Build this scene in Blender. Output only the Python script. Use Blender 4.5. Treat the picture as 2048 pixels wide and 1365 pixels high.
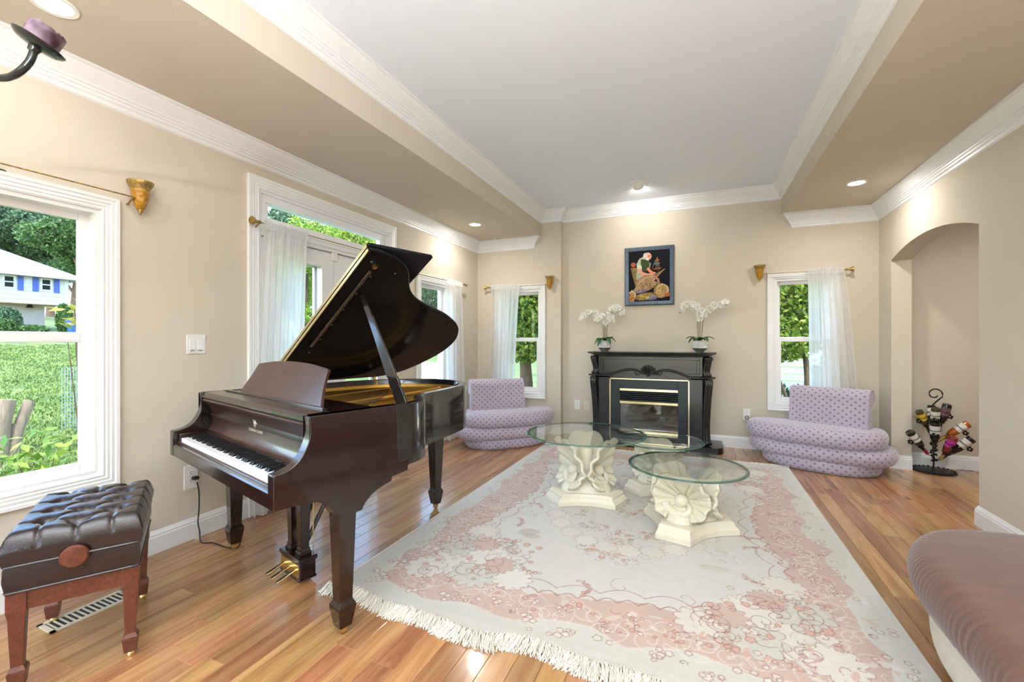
import bpy, bmesh, math, random
import numpy as np
from mathutils import Vector, Matrix, Quaternion

# ------------------------------------------------------------------ scene, camera, world, light
for _o in list(bpy.data.objects):
    bpy.data.objects.remove(_o)
SC = bpy.context.scene
COL = SC.collection
PI = math.pi
rnd = random.Random(7)

F_PX = 878.0                                    # focal length in pixels of the 2048 px wide frame
YAW = math.atan(373.0 / F_PX)
cam = bpy.data.cameras.new('camera')
cam.sensor_width = 36.0
cam.lens = F_PX / 2048.0 * 36.0
cam.clip_start = 0.05
cam.clip_end = 400
camo = bpy.data.objects.new('camera', cam)
camo.location = (0, 0, 1.26)
camo.rotation_euler = (PI / 2, 0, YAW)
COL.objects.link(camo)
SC.camera = camo

world = bpy.data.worlds.new('world'); SC.world = world
world.use_nodes = True
_wn = world.node_tree.nodes; _wl = world.node_tree.links
_sky = _wn.new('ShaderNodeTexSky')
_sky.sky_type = 'NISHITA'
_sky.sun_disc = False
_sky.sun_elevation = math.radians(52)
_sky.sun_rotation = math.radians(170)
_sky.air_density = 1.0; _sky.dust_density = 0.6; _sky.ozone_density = 1.2
_wl.new(_sky.outputs[0], _wn['Background'].inputs[0])
_wn['Background'].inputs[1].default_value = 0.80

sun = bpy.data.lights.new('sun', 'SUN')
sun.energy = 2.1
sun.angle = math.radians(0.6)
sun.color = (1.0, 0.96, 0.88)
suno = bpy.data.objects.new('sun', sun)
_sd = Vector((0.42, -0.62, 1.05)).normalized()      # direction towards the sun
suno.rotation_euler = _sd.to_track_quat('Z', 'Y').to_euler()
suno.location = _sd * 60
COL.objects.link(suno)

vs = SC.view_settings
vs.view_transform = 'Standard'; vs.look = 'None'
vs.exposure = 0.85; vs.gamma = 1.0
vs.use_curve_mapping = False

CAN_W = 7.0          # power of each recessed lamp
SPOT_W = 14.0
FILL_W = 82.0  # base power of the added fill uplights
LAMP_C = (1.0, 0.975, 0.94)

# room numbers (metres)
XL, XR, YB, YBL, YF = -2.97, 1.76, 5.80, 5.70, -3.2
XJ = -1.708                                        # jog of the back wall
ZS, ZC = 2.69, 3.03                                # soffit, tray ceiling
BL, BR = -1.99, 0.87                               # faces of the dropped soffits

# ------------------------------------------------------------------ materials
MATS = {}
def nt(name):
    m = bpy.data.materials.new(name); m.use_nodes = True
    MATS[name] = m
    t = m.node_tree
    return m, t.nodes, t.links, t.nodes['Principled BSDF']
def setp(b, **k):
    names = dict(color='Base Color', rough='Roughness', metal='Metallic', spec='Specular IOR Level', trans='Transmission Weight',
                 ior='IOR', coat='Coat Weight', coatr='Coat Roughness', sheen='Sheen Weight', sheenr='Sheen Roughness', alpha='Alpha',
                 emit='Emission Color', emits='Emission Strength', sss='Subsurface Weight')
    for a, v in k.items():
        if a in ('color', 'emit') and len(v) == 3: v = (*v, 1)
        b.inputs[names[a]].default_value = v
def mat(name, color, rough=0.5, var=0.0, scale=8.0, bump=0.0, bscale=60.0, stretch=None, color2=None, detail=4.0, **k):
    """plain procedural material: noise between two tints, fine noise bump"""
    m, N, L, b = nt(name)
    setp(b, color=color, rough=rough, **k)
    if var or color2 or bump:
        tc = N.new('ShaderNodeTexCoord'); mp = N.new('ShaderNodeMapping')
        L.new(tc.outputs['Object'], mp.inputs[0])
        if stretch: mp.inputs['Scale'].default_value = stretch
    if var or color2:
        nz = N.new('ShaderNodeTexNoise'); nz.inputs['Scale'].default_value = scale; nz.inputs['Detail'].default_value = detail
        L.new(mp.outputs[0], nz.inputs['Vector'])
        cr = N.new('ShaderNodeValToRGB')
        c1 = [max(0, c * (1 - var)) for c in color]; c2 = color2 or [min(1, c * (1 + var)) for c in color]
        cr.color_ramp.elements[0].position = 0.3; cr.color_ramp.elements[1].position = 0.7
        cr.color_ramp.elements[0].color = (*c1, 1); cr.color_ramp.elements[1].color = (*c2, 1)
        L.new(nz.outputs[0], cr.inputs[0]); L.new(cr.outputs[0], b.inputs['Base Color'])
    if bump:
        n2 = N.new('ShaderNodeTexNoise'); n2.inputs['Scale'].default_value = bscale; n2.inputs['Detail'].default_value = 3
        L.new(mp.outputs[0], n2.inputs['Vector'])
        bp = N.new('ShaderNodeBump'); bp.inputs['Strength'].default_value = bump; bp.inputs['Distance'].default_value = 0.01
        L.new(n2.outputs[0], bp.inputs['Height']); L.new(bp.outputs[0], b.inputs['Normal'])
    return m
def attr_mat(name, rough=0.8, bump=0.0, bscale=300, **k):
    """colour read from the mesh's own colour attribute 'Col' (printed or woven pattern)"""
    m, N, L, b = nt(name)
    setp(b, rough=rough, **k)
    a = N.new('ShaderNodeAttribute'); a.attribute_name = 'Col'
    L.new(a.outputs['Color'], b.inputs['Base Color'])
    if bump:
        tc = N.new('ShaderNodeTexCoord'); n2 = N.new('ShaderNodeTexNoise'); n2.inputs['Scale'].default_value = bscale
        L.new(tc.outputs['Object'], n2.inputs['Vector'])
        bp = N.new('ShaderNodeBump'); bp.inputs['Strength'].default_value = bump; bp.inputs['Distance'].default_value = 0.005
        L.new(n2.outputs[0], bp.inputs['Height']); L.new(bp.outputs[0], b.inputs['Normal'])
    return m
def pane_mat(name, tint, fres=1.45, rough=0.0):
    m = bpy.data.materials.new(name); m.use_nodes = True; MATS[name] = m
    N, L = m.node_tree.nodes, m.node_tree.links
    for n in list(N): N.remove(n)
    out = N.new('ShaderNodeOutputMaterial'); mx = N.new('ShaderNodeMixShader')
    tr = N.new('ShaderNodeBsdfTransparent'); gl = N.new('ShaderNodeBsdfGlossy'); fr = N.new('ShaderNodeFresnel')
    tr.inputs[0].default_value = (*tint, 1); gl.inputs['Roughness'].default_value = rough
    ge = N.new('ShaderNodeNewGeometry'); mi = N.new('ShaderNodeMix'); mi.inputs[2].default_value = fres; mi.inputs[3].default_value = 1.0 / fres   # same reflectance from both sides of the slab
    L.new(ge.outputs['Backfacing'], mi.inputs[0]); L.new(mi.outputs[0], fr.inputs[0])
    L.new(fr.outputs[0], mx.inputs[0]); L.new(tr.outputs[0], mx.inputs[1]); L.new(gl.outputs[0], mx.inputs[2]); L.new(mx.outputs[0], out.inputs[0])
    return m
def emit_mat(name, color, strength):
    m, N, L, b = nt(name)
    setp(b, color=(0.9, 0.9, 0.9), emit=color, emits=strength)
    return m

mat('paint_beige', (0.625, 0.56, 0.455), 0.85, var=0.015, scale=3, bump=0.05, bscale=90)
mat('paint_white', (0.85, 0.905, 0.97), 0.8, var=0.008, scale=2, bump=0.03, bscale=90)
mat('trim_white', (0.84, 0.845, 0.84), 0.35, var=0.012, scale=5)
mat('vinyl_white', (0.84, 0.84, 0.83), 0.35)
mat('plastic_white', (0.82, 0.81, 0.77), 0.35)
mat('plastic_cream', (0.72, 0.66, 0.50), 0.4)
mat('plastic_black', (0.015, 0.015, 0.016), 0.4)
mat('slot_dark', (0.03, 0.03, 0.03), 0.6)
mat('brass', (0.80, 0.62, 0.26), 0.25, metal=1.0, var=0.08, scale=30)
mat('brass_pale', (0.86, 0.74, 0.46), 0.22, metal=1.0, var=0.05, scale=30)
mat('brass_old', (0.42, 0.29, 0.10), 0.42, metal=0.85, var=0.35, scale=60, bump=0.4, bscale=120)
mat('iron_dark', (0.06, 0.07, 0.075), 0.22, metal=0.9, bump=0.1, bscale=80)
mat('iron_black', (0.015, 0.013, 0.012), 0.4, metal=0.6, bump=0.3, bscale=160)
pane_mat('pane_clear', (0.97, 0.98, 0.97), 1.25)
pane_mat('glass_top', (0.945, 0.972, 0.962), 1.42)
pane_mat('glass_fire', (0.62, 0.64, 0.65), 2.9, 0.02)
# ------------------------------------------------------------------ mesh helpers
def V(*a): return Vector(a)
def empty(name, loc=(0, 0, 0), rz=0.0, parent=None):
    o = bpy.data.objects.new(name, None); o.empty_display_size = 0.1
    o.location = loc; o.rotation_euler = (0, 0, rz); COL.objects.link(o)
    if parent: o.parent = parent
    return o
def tag(o, label=None, cat=None, group=None, kind=None):
    if label: o['label'] = label
    if cat: o['category'] = cat
    if group: o['group'] = group
    if kind: o['kind'] = kind
    return o
def thing(name, label, cat, loc=(0, 0, 0), rz=0.0, group=None):
    return tag(empty(name, loc, rz), label, cat, group)
class MB:
    """mesh builder: collects verts and faces, built as one mesh object"""
    def __init__(s): s.v = []; s.f = []; s.uv = None
    def add(s, vs, fs):
        n = len(s.v); s.v += [tuple(p) for p in vs]; s.f += [tuple(i + n for i in f) for f in fs]
        return s
    def box(s, x0, x1, y0, y1, z0, z1, c=0.0):
        if c <= 0:
            vs = [(x, y, z) for z in (z0, z1) for y in (y0, y1) for x in (x0, x1)]
            return s.add(vs, [(0, 2, 3, 1), (4, 5, 7, 6), (0, 1, 5, 4), (2, 6, 7, 3), (0, 4, 6, 2), (1, 3, 7, 5)])
        vs = []; fs = []                                     # chamfered box, 24 verts
        X = (x0, x1); Y = (y0, y1); Z = (z0, z1); idx = {}
        for i in (0, 1):
            for j in (0, 1):
                for k in (0, 1):
                    si, sj, sk = 1 - 2 * i, 1 - 2 * j, 1 - 2 * k
                    for ax in range(3):
                        p = [X[i] + si * c, Y[j] + sj * c, Z[k] + sk * c]
                        p[ax] = (X[i], Y[j], Z[k])[ax]
                        idx[(i, j, k, ax)] = len(vs); vs.append(tuple(p))
        g = lambda i, j, k, a: idx[(i, j, k, a)]
        for a in range(3):                                   # faces
            for e in (0, 1):
                q = []
                for (m, n) in ((0, 0), (1, 0), (1, 1), (0, 1)):
                    t = [0, 0, 0]; t[a] = e; t[(a + 1) % 3] = m; t[(a + 2) % 3] = n
                    q.append(g(*t, a))
                fs.append(tuple(q if e else q[::-1]))
        for a in range(3):                                   # edges along axis a
            b, d = (a + 1) % 3, (a + 2) % 3
            for m in (0, 1):
                for n in (0, 1):
                    t0 = [0, 0, 0]; t0[a] = 0; t0[b] = m; t0[d] = n
                    t1 = list(t0); t1[a] = 1
                    fs.append((g(*t0, b), g(*t1, b), g(*t1, d), g(*t0, d)))
        for i in (0, 1):
            for j in (0, 1):
                for k in (0, 1): fs.append((g(i, j, k, 0), g(i, j, k, 1), g(i, j, k, 2)))
        return s.add(vs, fs)
    def prism(s, poly, a0, a1, axis='x'):
        """polygon in the plane across axis, extruded a0..a1 (x: (y,z); y: (x,z); z: (x,y))"""
        def p(q, a): return {'x': (a, q[0], q[1]), 'y': (q[0], a, q[1]), 'z': (q[0], q[1], a)}[axis]
        n = len(poly)
        vs = [p(q, a0) for q in poly] + [p(q, a1) for q in poly]
        return s.add(vs, [tuple(range(n))[::-1], tuple(range(n, 2 * n))] + [(i, (i + 1) % n, n + (i + 1) % n, n + i) for i in range(n)])
    def loft(s, rings, cap0=True, cap1=True, closed=True):
        n = len(rings[0]); vs = [p for r in rings for p in r]; fs = []
        for k in range(len(rings) - 1):
            for i in range(n if closed else n - 1):
                j = (i + 1) % n
                fs.append((k * n + i, k * n + j, (k + 1) * n + j, (k + 1) * n + i))
        if cap0: fs.append(tuple(range(n))[::-1])
        if cap1: fs.append(tuple(range((len(rings) - 1) * n, len(rings) * n)))
        return s.add(vs, fs)
    def lathe(s, prof, n=24, o=(0, 0, 0), cap=True):
        rings = [[(o[0] + r * math.cos(2 * PI * i / n), o[1] + r * math.sin(2 * PI * i / n), o[2] + z) for i in range(n)] for r, z in prof]
        return s.loft(rings, cap, cap)
    def tube(s, pts, r, n=8, cap=True):
        pts = [Vector(p) for p in pts]
        rr = r if isinstance(r, (list, tuple)) else [r] * len(pts)
        rings = []; up = None
        for i, p in enumerate(pts):
            d = (pts[min(i + 1, len(pts) - 1)] - pts[max(i - 1, 0)])
            if d.length < 1e-9: d = Vector((0, 0, 1))
            d.normalize()
            if up is None:
                up = Vector((0, 0, 1)) if abs(d.z) < 0.9 else Vector((1, 0, 0))
            a = d.cross(up)
            if a.length < 1e-6: a = d.orthogonal()
            a.normalize(); b = d.cross(a).normalized(); up = -b if False else up
            rings.append([tuple(p + a * (rr[i] * math.cos(2 * PI * k / n)) + b * (rr[i] * math.sin(2 * PI * k / n))) for k in range(n)])
        return s.loft(rings, cap, cap)
    def sphere(s, c, r, n=12, m=8, sc=(1, 1, 1)):
        rings = []
        for j in range(1, m):
            t = PI * j / m
            rings.append([(c[0] + sc[0] * r * math.sin(t) * math.cos(2 * PI * i / n), c[1] + sc[1] * r * math.sin(t) * math.sin(2 * PI * i / n), c[2] - sc[2] * r * math.cos(t)) for i in range(n)])
        return s.loft(rings)
    def grid(s, fn, nu, nv):
        vs = [fn(i / nu, j / nv) for j in range(nv + 1) for i in range(nu + 1)]
        fs = [(j * (nu + 1) + i, j * (nu + 1) + i + 1, (j + 1) * (nu + 1) + i + 1, (j + 1) * (nu + 1) + i) for j in range(nv) for i in range(nu)]
        return s.add(vs, fs)
    def xf(s, M):
        s.v = [tuple(M @ Vector(p)) for p in s.v]; return s
    def mesh(s, name, smooth=False, ang=40):
        me = bpy.data.meshes.new(name)
        me.from_pydata(s.v, [], s.f); me.update()
        bm = bmesh.new(); bm.from_mesh(me)
        bmesh.ops.recalc_face_normals(bm, faces=bm.faces); bm.to_mesh(me); bm.free()
        if smooth:
            me.shade_smooth()
            if ang < 180: me.set_sharp_from_angle(angle=math.radians(ang))
        return me
    def build(s, name, m, parent=None, smooth=False, ang=40, bevel=0.0, seg=2):
        me = s.mesh(name, smooth, ang)
        return link(name, me, m, parent, bevel, seg)
def link(name, me, m, parent=None, bevel=0.0, seg=2, loc=None, rot=None, scale=None):
    o = bpy.data.objects.new(name, me)
    if m is not None and not me.materials: me.materials.append(MATS[m] if isinstance(m, str) else m)
    COL.objects.link(o)
    if parent: o.parent = parent
    if loc: o.location = loc
    if rot: o.rotation_euler = rot
    if scale: o.scale = scale
    if bevel:
        b = o.modifiers.new('bevel', 'BEVEL'); b.width = bevel; b.segments = seg; b.limit_method = 'ANGLE'; b.angle_limit = math.radians(35)
    return o
def solidify(o, t, off=0.0):
    m = o.modifiers.new('solid', 'SOLIDIFY'); m.thickness = t; m.offset = off; return o
def copy_tree(o, parent=None):
    c = o.copy(); COL.objects.link(c)
    if parent: c.parent = parent
    for ch in list(o.children): copy_tree(ch, c)
    return c
def crom(pts, per=8, closed=True):
    """Catmull-Rom through points (tuples of any size)"""
    n = len(pts); out = []
    rng = range(n) if closed else range(n - 1)
    for i in rng:
        g = (lambda k: pts[k % n]) if closed else (lambda k: pts[min(max(k, 0), n - 1)])
        p0, p1, p2, p3 = [np.array(g(i + d), float) for d in (-1, 0, 1, 2)]
        for k in range(per):
            t = k / per
            out.append(tuple(0.5 * (2 * p1 + (p2 - p0) * t + (2 * p0 - 5 * p1 + 4 * p2 - p3) * t * t + (3 * p1 - p0 - 3 * p2 + p3) * t ** 3)))
    if not closed: out.append(tuple(float(c) for c in pts[-1]))
    return [tuple(float(c) for c in q) for q in out]
def offset_loop(poly, d):
    """offset a closed polygon inwards by d (polygon counter-clockwise)"""
    n = len(poly); out = []
    for i in range(n):
        a, b, c = Vector(poly[i - 1]), Vector(poly[i]), Vector(poly[(i + 1) % n])
        e1 = (b - a); e2 = (c - b)
        if e1.length < 1e-9: e1 = e2
        if e2.length < 1e-9: e2 = e1
        e1.normalize(); e2.normalize()
        n1 = Vector((-e1.y, e1.x)); n2 = Vector((-e2.y, e2.x)); m = n1 + n2
        if m.length < 1e-6: m = n1
        m.normalize(); k = max(0.35, m.dot(n1))
        out.append(tuple(b + m * (d / k)))
    return out
def sweep(path, prof, to3, closed=False):
    """sweep profile (d across to the left of the path, h along the third axis) along a mitred 2-D path"""
    n = len(path); rings = []
    for i in range(n):
        p = Vector(path[i])
        a = Vector(path[i - 1]) if (i > 0 or closed) else None
        c = Vector(path[(i + 1) % n]) if (i < n - 1 or closed) else None
        e1 = (p - a).normalized() if a is not None else (c - p).normalized()
        e2 = (c - p).normalized() if c is not None else e1
        n1 = Vector((-e1.y, e1.x)); n2 = Vector((-e2.y, e2.x)); m = (n1 + n2)
        m = n1 if m.length < 1e-6 else m.normalized()
        k = max(0.2, m.dot(n1))
        rings.append([to3(*(p + m * (d / k)), h) for d, h in prof])
    mb = MB()
    if closed: rings.append(rings[0]); mb.loft(rings, False, False)
    else: mb.loft(rings)
    return mb
def wall_cells(a0, a1, z0, z1, holes, to3, t):
    """wall slab in (a, z) with rectangular holes (a0,a1,z0,z1), thickness t; to3(a, depth, z)"""
    A = sorted({a0, a1, *[h[0] for h in holes], *[h[1] for h in holes]}); Z = sorted({z0, z1, *[h[2] for h in holes], *[h[3] for h in holes]})
    A = [a for a in A if a0 <= a <= a1]; Z = [z for z in Z if z0 <= z <= z1]
    solid = {}
    for i in range(len(A) - 1):
        for j in range(len(Z) - 1):
            ca, cz = (A[i] + A[i + 1]) / 2, (Z[j] + Z[j + 1]) / 2
            solid[(i, j)] = not any(h[0] < ca < h[1] and h[2] < cz < h[3] for h in holes)
    mb = MB()
    for (i, j), s in solid.items():
        if not s: continue
        x0, x1, y0, y1 = A[i], A[i + 1], Z[j], Z[j + 1]
        for d in (0, t): mb.add([to3(x0, d, y0), to3(x1, d, y0), to3(x1, d, y1), to3(x0, d, y1)], [(0, 1, 2, 3)])
        if not solid.get((i - 1, j)): mb.add([to3(x0, 0, y0), to3(x0, t, y0), to3(x0, t, y1), to3(x0, 0, y1)], [(0, 1, 2, 3)])
        if not solid.get((i + 1, j)): mb.add([to3(x1, 0, y0), to3(x1, t, y0), to3(x1, t, y1), to3(x1, 0, y1)], [(0, 1, 2, 3)])
        if not solid.get((i, j - 1)): mb.add([to3(x0, 0, y0), to3(x0, t, y0), to3(x1, t, y0), to3(x1, 0, y0)], [(0, 1, 2, 3)])
        if not solid.get((i, j + 1)): mb.add([to3(x0, 0, y1), to3(x0, t, y1), to3(x1, t, y1), to3(x1, 0, y1)], [(0, 1, 2, 3)])
    return mb
def weld(o, d=0.0002):
    bm = bmesh.new(); bm.from_mesh(o.data); bmesh.ops.remove_doubles(bm, verts=bm.verts, dist=d)
    bmesh.ops.recalc_face_normals(bm, faces=bm.faces); bm.to_mesh(o.data); bm.free(); return o
def set_col(me, cols):
    """per-vertex colour attribute 'Col' (linear rgb)"""
    a = me.color_attributes.new('Col', 'FLOAT_COLOR', 'POINT')
    c = np.ones((len(me.vertices), 4), np.float32); c[:, :3] = cols
    a.data.foreach_set('color', c.ravel())
def set_uv(me, uv):
    l = me.uv_layers.new(name='UVMap')
    vi = np.empty(len(me.loops), np.int32); me.loops.foreach_get('vertex_index', vi)
    l.data.foreach_set('uv', np.asarray(uv, np.float32)[vi].ravel())
def lin(r, g, b):
    f = lambda c: (c / 255 / 12.92) if c / 255 <= 0.04045 else ((c / 255 + 0.055) / 1.055) ** 2.4
    return (f(r), f(g), f(b))
# ------------------------------------------------------------------ the room
WT = 0.16
HZ0, HZ1 = 0.545, 1.965
W1 = (0.46, 1.31); W3 = (4.27, 4.89); WB = (-2.60, -2.00); WR = (0.805, 1.335)
DOOR = (2.235, 3.715, 2.375)
toL = lambda a, d, z: (XL - d, a, z)
toB = lambda a, d, z: (a, YB + d, z)
toBL = lambda a, d, z: (a, YBL + d, z)
toF = lambda a, d, z: (a, YF - d, z)
FW = [(-2.5, -0.9), (-0.4, 1.2)]                    # unseen windows added behind the camera for more daylight
w = wall_cells(YF, YB + 0.2, -0.3, ZC + 0.1, [(*W1, HZ0, HZ1), (*W3, HZ0, HZ1), (DOOR[0], DOOR[1], 0, DOOR[2])], toL, WT).build('wall_left', 'paint_beige')
tag(weld(w), kind='structure')
w = wall_cells(XJ, XR + WT, -0.3, ZC + 0.1, [(*WR, HZ0, HZ1)], toB, 0.2)
w2 = wall_cells(XL - WT, XJ, -0.3, ZC + 0.1, [(*WB, HZ0, HZ1)], toBL, 0.3)
w.add(w2.v, w2.f)
tag(weld(w.build('wall_back', 'paint_beige')), kind='structure')
w = wall_cells(XL - WT, XR + WT, -0.3, ZC + 0.1, [(*FW[0], 0.50, 2.30), (*FW[1], 0.50, 2.30)], toF, WT).build('wall_front', 'paint_beige')
tag(weld(w), kind='structure')
# right wall with its segmental arch
AY0, AY1, AZ, ARISE = 4.0, 5.48, 2.06, 0.12
def arch_z(y):
    h = (AY1 - AY0) / 2; R = (h * h + ARISE * ARISE) / (2 * ARISE)
    return AZ + ARISE - R + math.sqrt(max(0, R * R - (y - (AY0 + AY1) / 2) ** 2))
mb = MB()
mb.box(XR, XR + WT, YF, AY0, -0.3, ZC + 0.1); mb.box(XR, XR + WT, AY1, YB + 0.2, -0.3, ZC + 0.1)
NA = 28
for i in range(NA):
    y0, y1 = AY0 + (AY1 - AY0) * i / NA, AY0 + (AY1 - AY0) * (i + 1) / NA
    z0, z1 = arch_z(y0), arch_z(y1); x0, x1, zt = XR, XR + WT, ZC + 0.1
    mb.add([(x0, y0, z0), (x0, y1, z1), (x0, y1, zt), (x0, y0, zt), (x1, y0, z0), (x1, y1, z1), (x1, y1, zt), (x1, y0, zt)],
           [(0, 1, 2, 3), (4, 7, 6, 5), (0, 4, 5, 1), (3, 2, 6, 7)])
tag(weld(mb.build('wall_right', 'paint_beige')), kind='structure')
# alcove beyond the arch
AX, AYB, AZC = 3.6, 5.69, 2.52
mb = MB()
mb.box(XR + WT, AX + 0.1, AYB, AYB + 0.12, -0.02, ZC); mb.box(AX, AX + 0.1, 2.4, AYB, -0.02, ZC); mb.box(XR + WT, AX + 0.1, 2.3, 2.4, -0.02, ZC)
tag(mb.build('wall_alcove', 'paint_beige'), kind='structure')
# ceiling: white tray between two dropped soffits
ceil = MB().box(BL - 0.3, BR + 0.3, YF - 0.1, YB + 0.1, ZC, ZC + 0.2).build('ceiling', 'paint_white'); tag(ceil, kind='structure')
MB().box(XL - 0.1, BL, YF - 0.1, YBL + 0.2, ZS, ZC + 0.2).build('soffit', 'paint_beige', ceil)
MB().box(BR, XR + 0.1, YF - 0.1, YB + 0.1, ZS, ZC + 0.2).build('soffit', 'paint_beige', ceil)
MB().box(XR + WT, AX + 0.1, 2.3, AYB + 0.1, AZC, ZC + 0.2).build('alcove_ceiling', 'paint_white', ceil)
MB().box(XL - 0.5, AX + 0.4, YF - 0.5, YB + 0.6, ZC + 0.2, ZC + 0.34).build('roof_slab', 'paint_white', ceil)
# crown moulding
CROWN = [(0, 0), (0.105, 0), (0.105, 0.012), (0.092, 0.016), (0.088, 0.026), (0.074, 0.046), (0.054, 0.066), (0.044, 0.078), (0.044, 0.088), (0.036, 0.092),
         (0.034, 0.104), (0.026, 0.108), (0.024, 0.122), (0.014, 0.128), (0.012, 0.146), (0.004, 0.152), (0, 0.155)]
def crown(name, path, z, closed=False):
    o = sweep(path, CROWN, lambda x, y, h: (x, y, z - h), closed).build(name, 'trim_white', None, True, 25)
    return tag(o, kind='structure')
crown('trim_1', [(BL, YF), (BR, YF), (BR, YB), (XJ, YB), (XJ, YBL), (BL, YBL)], ZC, True)
crown('trim_2', [(BL - 0.105, YBL + 0.004), (BL - 0.105, YBL), (XL, YBL), (XL, YF)], ZS)
crown('trim_3', [(XR, YF), (XR, YB), (BR + 0.105, YB), (BR + 0.105, YB + 0.004)], ZS)
BASE = [(0, 0), (0.017, 0), (0.017, 0.098), (0.013, 0.104), (0.015, 0.112), (0.008, 0.122), (0.005, 0.134), (0, 0.135)]
def baseboard(name, path):
    o = sweep(path, BASE, lambda x, y, h: (x, y, h)).build(name, 'trim_white', None, True, 25); return tag(o, kind='structure')
baseboard('baseboard_left', [(XL, 2.15), (XL, YF)])
baseboard('baseboard_back', [(XR, YB), (XJ, YB), (XJ, YBL), (XL, YBL), (XL, 3.80)])
baseboard('baseboard_right', [(XR, YF), (XR, AY0), (XR + WT, AY0)])
baseboard('baseboard_arch', [(XR + WT, AY1), (XR, AY1), (XR, YB)])
baseboard('baseboard_alcove', [(AX, AYB), (XR + WT, AYB)])

# ---- windows
CAS = [(0, 0), (0, 0.012), (0.008, 0.017), (0.018, 0.013), (0.024, 0.019), (0.036, 0.017), (0.042, 0.022), (0.056, 0.020), (0.062, 0.025), (0.078, 0.025), (0.078, 0)]
def ring(mb, a0, a1, z0, z1, w, d0, d1, to3, wb=None):
    wb = wb or w
    for (p, q, r, s) in ((a0, a0 + w, z0, z1), (a1 - w, a1, z0, z1), (a0 + w, a1 - w, z0, z0 + wb), (a0 + w, a1 - w, z1 - w, z1)):
        vs = [to3(a, d, z) for z in (r, s) for d in (d0, d1) for a in (p, q)]
        mb.add(vs, [(0, 2, 3, 1), (4, 5, 7, 6), (0, 1, 5, 4), (2, 6, 7, 3), (0, 4, 6, 2), (1, 3, 7, 5)])
    return mb
def slab(a0, a1, z0, z1, d0, d1, to3):
    vs = [to3(a, d, z) for z in (z0, z1) for d in (d0, d1) for a in (a0, a1)]
    return MB().add(vs, [(0, 2, 3, 1), (4, 5, 7, 6), (0, 1, 5, 4), (2, 6, 7, 3), (0, 4, 6, 2), (1, 3, 7, 5)])
def window(name, a, z, to3):
    o = empty(name, to3((a[0] + a[1]) / 2, 0, 0)); tag(o, kind='structure'); off = Vector(o.location)
    T = lambda p, d, q: tuple(Vector(to3(p, d, q)) - off)
    a0, a1 = a; z0, z1 = z; zm = 1.275 if z1 < 2.1 else (z0 + z1) / 2
    sweep([(a0, z0), (a0, z1), (a1, z1), (a1, z0)], CAS, lambda p, q, h: T(p, -h, q), True).build('casing', 'trim_white', o, True, 20)
    ring(MB(), a0, a1, z0, z1, 0.022, -0.002, 0.15, T).build('frame', 'vinyl_white', o)
    s = ring(MB(), a0 + 0.016, a1 - 0.016, zm - 0.01, z1 - 0.016, 0.042, 0.075, 0.105, T).build('sash', 'vinyl_white', o, bevel=0.004)
    slab(a0 + 0.05, a1 - 0.05, zm + 0.024, z1 - 0.05, 0.090, 0.094, T).build('pane', 'pane_clear', s)
    s = ring(MB(), a0 + 0.016, a1 - 0.016, z0 + 0.016, zm + 0.028, 0.05, 0.035, 0.070, T, 0.055).build('sash', 'vinyl_white', o, bevel=0.004)
    slab(a0 + 0.06, a1 - 0.06, z0 + 0.065, zm - 0.016, 0.050, 0.054, T).build('pane', 'pane_clear', s)
    am = (a0 + a1) / 2
    slab(am - 0.03, am + 0.03, zm + 0.026, zm + 0.036, 0.04, 0.066, T).build('latch', 'vinyl_white', o, bevel=0.003)
    return o
window('window_1', W1, (HZ0, HZ1), toL); window('window_2', W3, (HZ0, HZ1), toL)
window('window_3', WB, (HZ0, HZ1), toBL); window('window_4', WR, (HZ0, HZ1), toB)
window('fill_window_1', FW[0], (0.50, 2.30), toF); window('fill_window_2', FW[1], (0.50, 2.30), toF)  # both are unseen additions that bring daylight in from behind

# ---- french door with transom
d0, d1, dh = DOOR
do = tag(empty('door_1', (XL, (d0 + d1) / 2, 0)), kind='structure'); off = Vector(do.location)
T = lambda p, d, q: tuple(Vector(toL(p, d, q)) - off)
sweep([(d0, 0), (d0, dh), (d1, dh), (d1, 0)], [(a * 1.12, b) for a, b in CAS], lambda p, q, h: T(p, -h, q)).build('casing', 'trim_white', do, True, 20)
ring(MB(), d0, d1, 0.0, dh, 0.02, 0.0, 0.15, T).build('frame', 'trim_white', do)
mb = slab(d0 + 0.02, d1 - 0.02, 2.045, 2.075, 0.0, 0.14, T)
for zz, pr in ((2.085, 0.012), (2.105, 0.004), (2.125, 0.01)):
    q = slab(d0 + 0.02, d1 - 0.02, zz - 0.012, zz + 0.010, -pr, 0.14, T); mb.add(q.v, q.f)
mb.build('header', 'trim_white', do)
tr = ring(MB(), d0 + 0.02, d1 - 0.02, 2.135, 2.355, 0.055, 0.02, 0.10, T); q = ring(MB(), d0 + 0.07, d1 - 0.07, 2.165, 2.345, 0.035, 0.035, 0.09, T, 0.02); tr.add(q.v, q.f)
tr = tr.build('transom', 'trim_white', do)
slab(d0 + 0.1, d1 - 0.1, 2.18, 2.32, 0.06, 0.064, T).build('pane', 'pane_clear', tr)
mid = 2.985
for (p, q) in ((d0 + 0.022, mid - 0.002), (mid + 0.002, d1 - 0.022)):
    lf = ring(MB(), p, q, 0.012, 2.04, 0.125, 0.03, 0.075, T, 0.26); k = ring(MB(), p + 0.118, q - 0.118, 0.26, 1.92, 0.016, 0.022, 0.083, T); lf.add(k.v, k.f)
    lf = lf.build('leaf', 'trim_white', do, bevel=0.003)
    slab(p + 0.12, q - 0.12, 0.26, 1.92, 0.05, 0.054, T).build('pane', 'pane_clear', lf)
    ring(MB(), p, q, 0.012, 2.04, 0.14, 0.105, 0.13, T, 0.2).build('storm_frame', 'trim_white', do)
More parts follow.
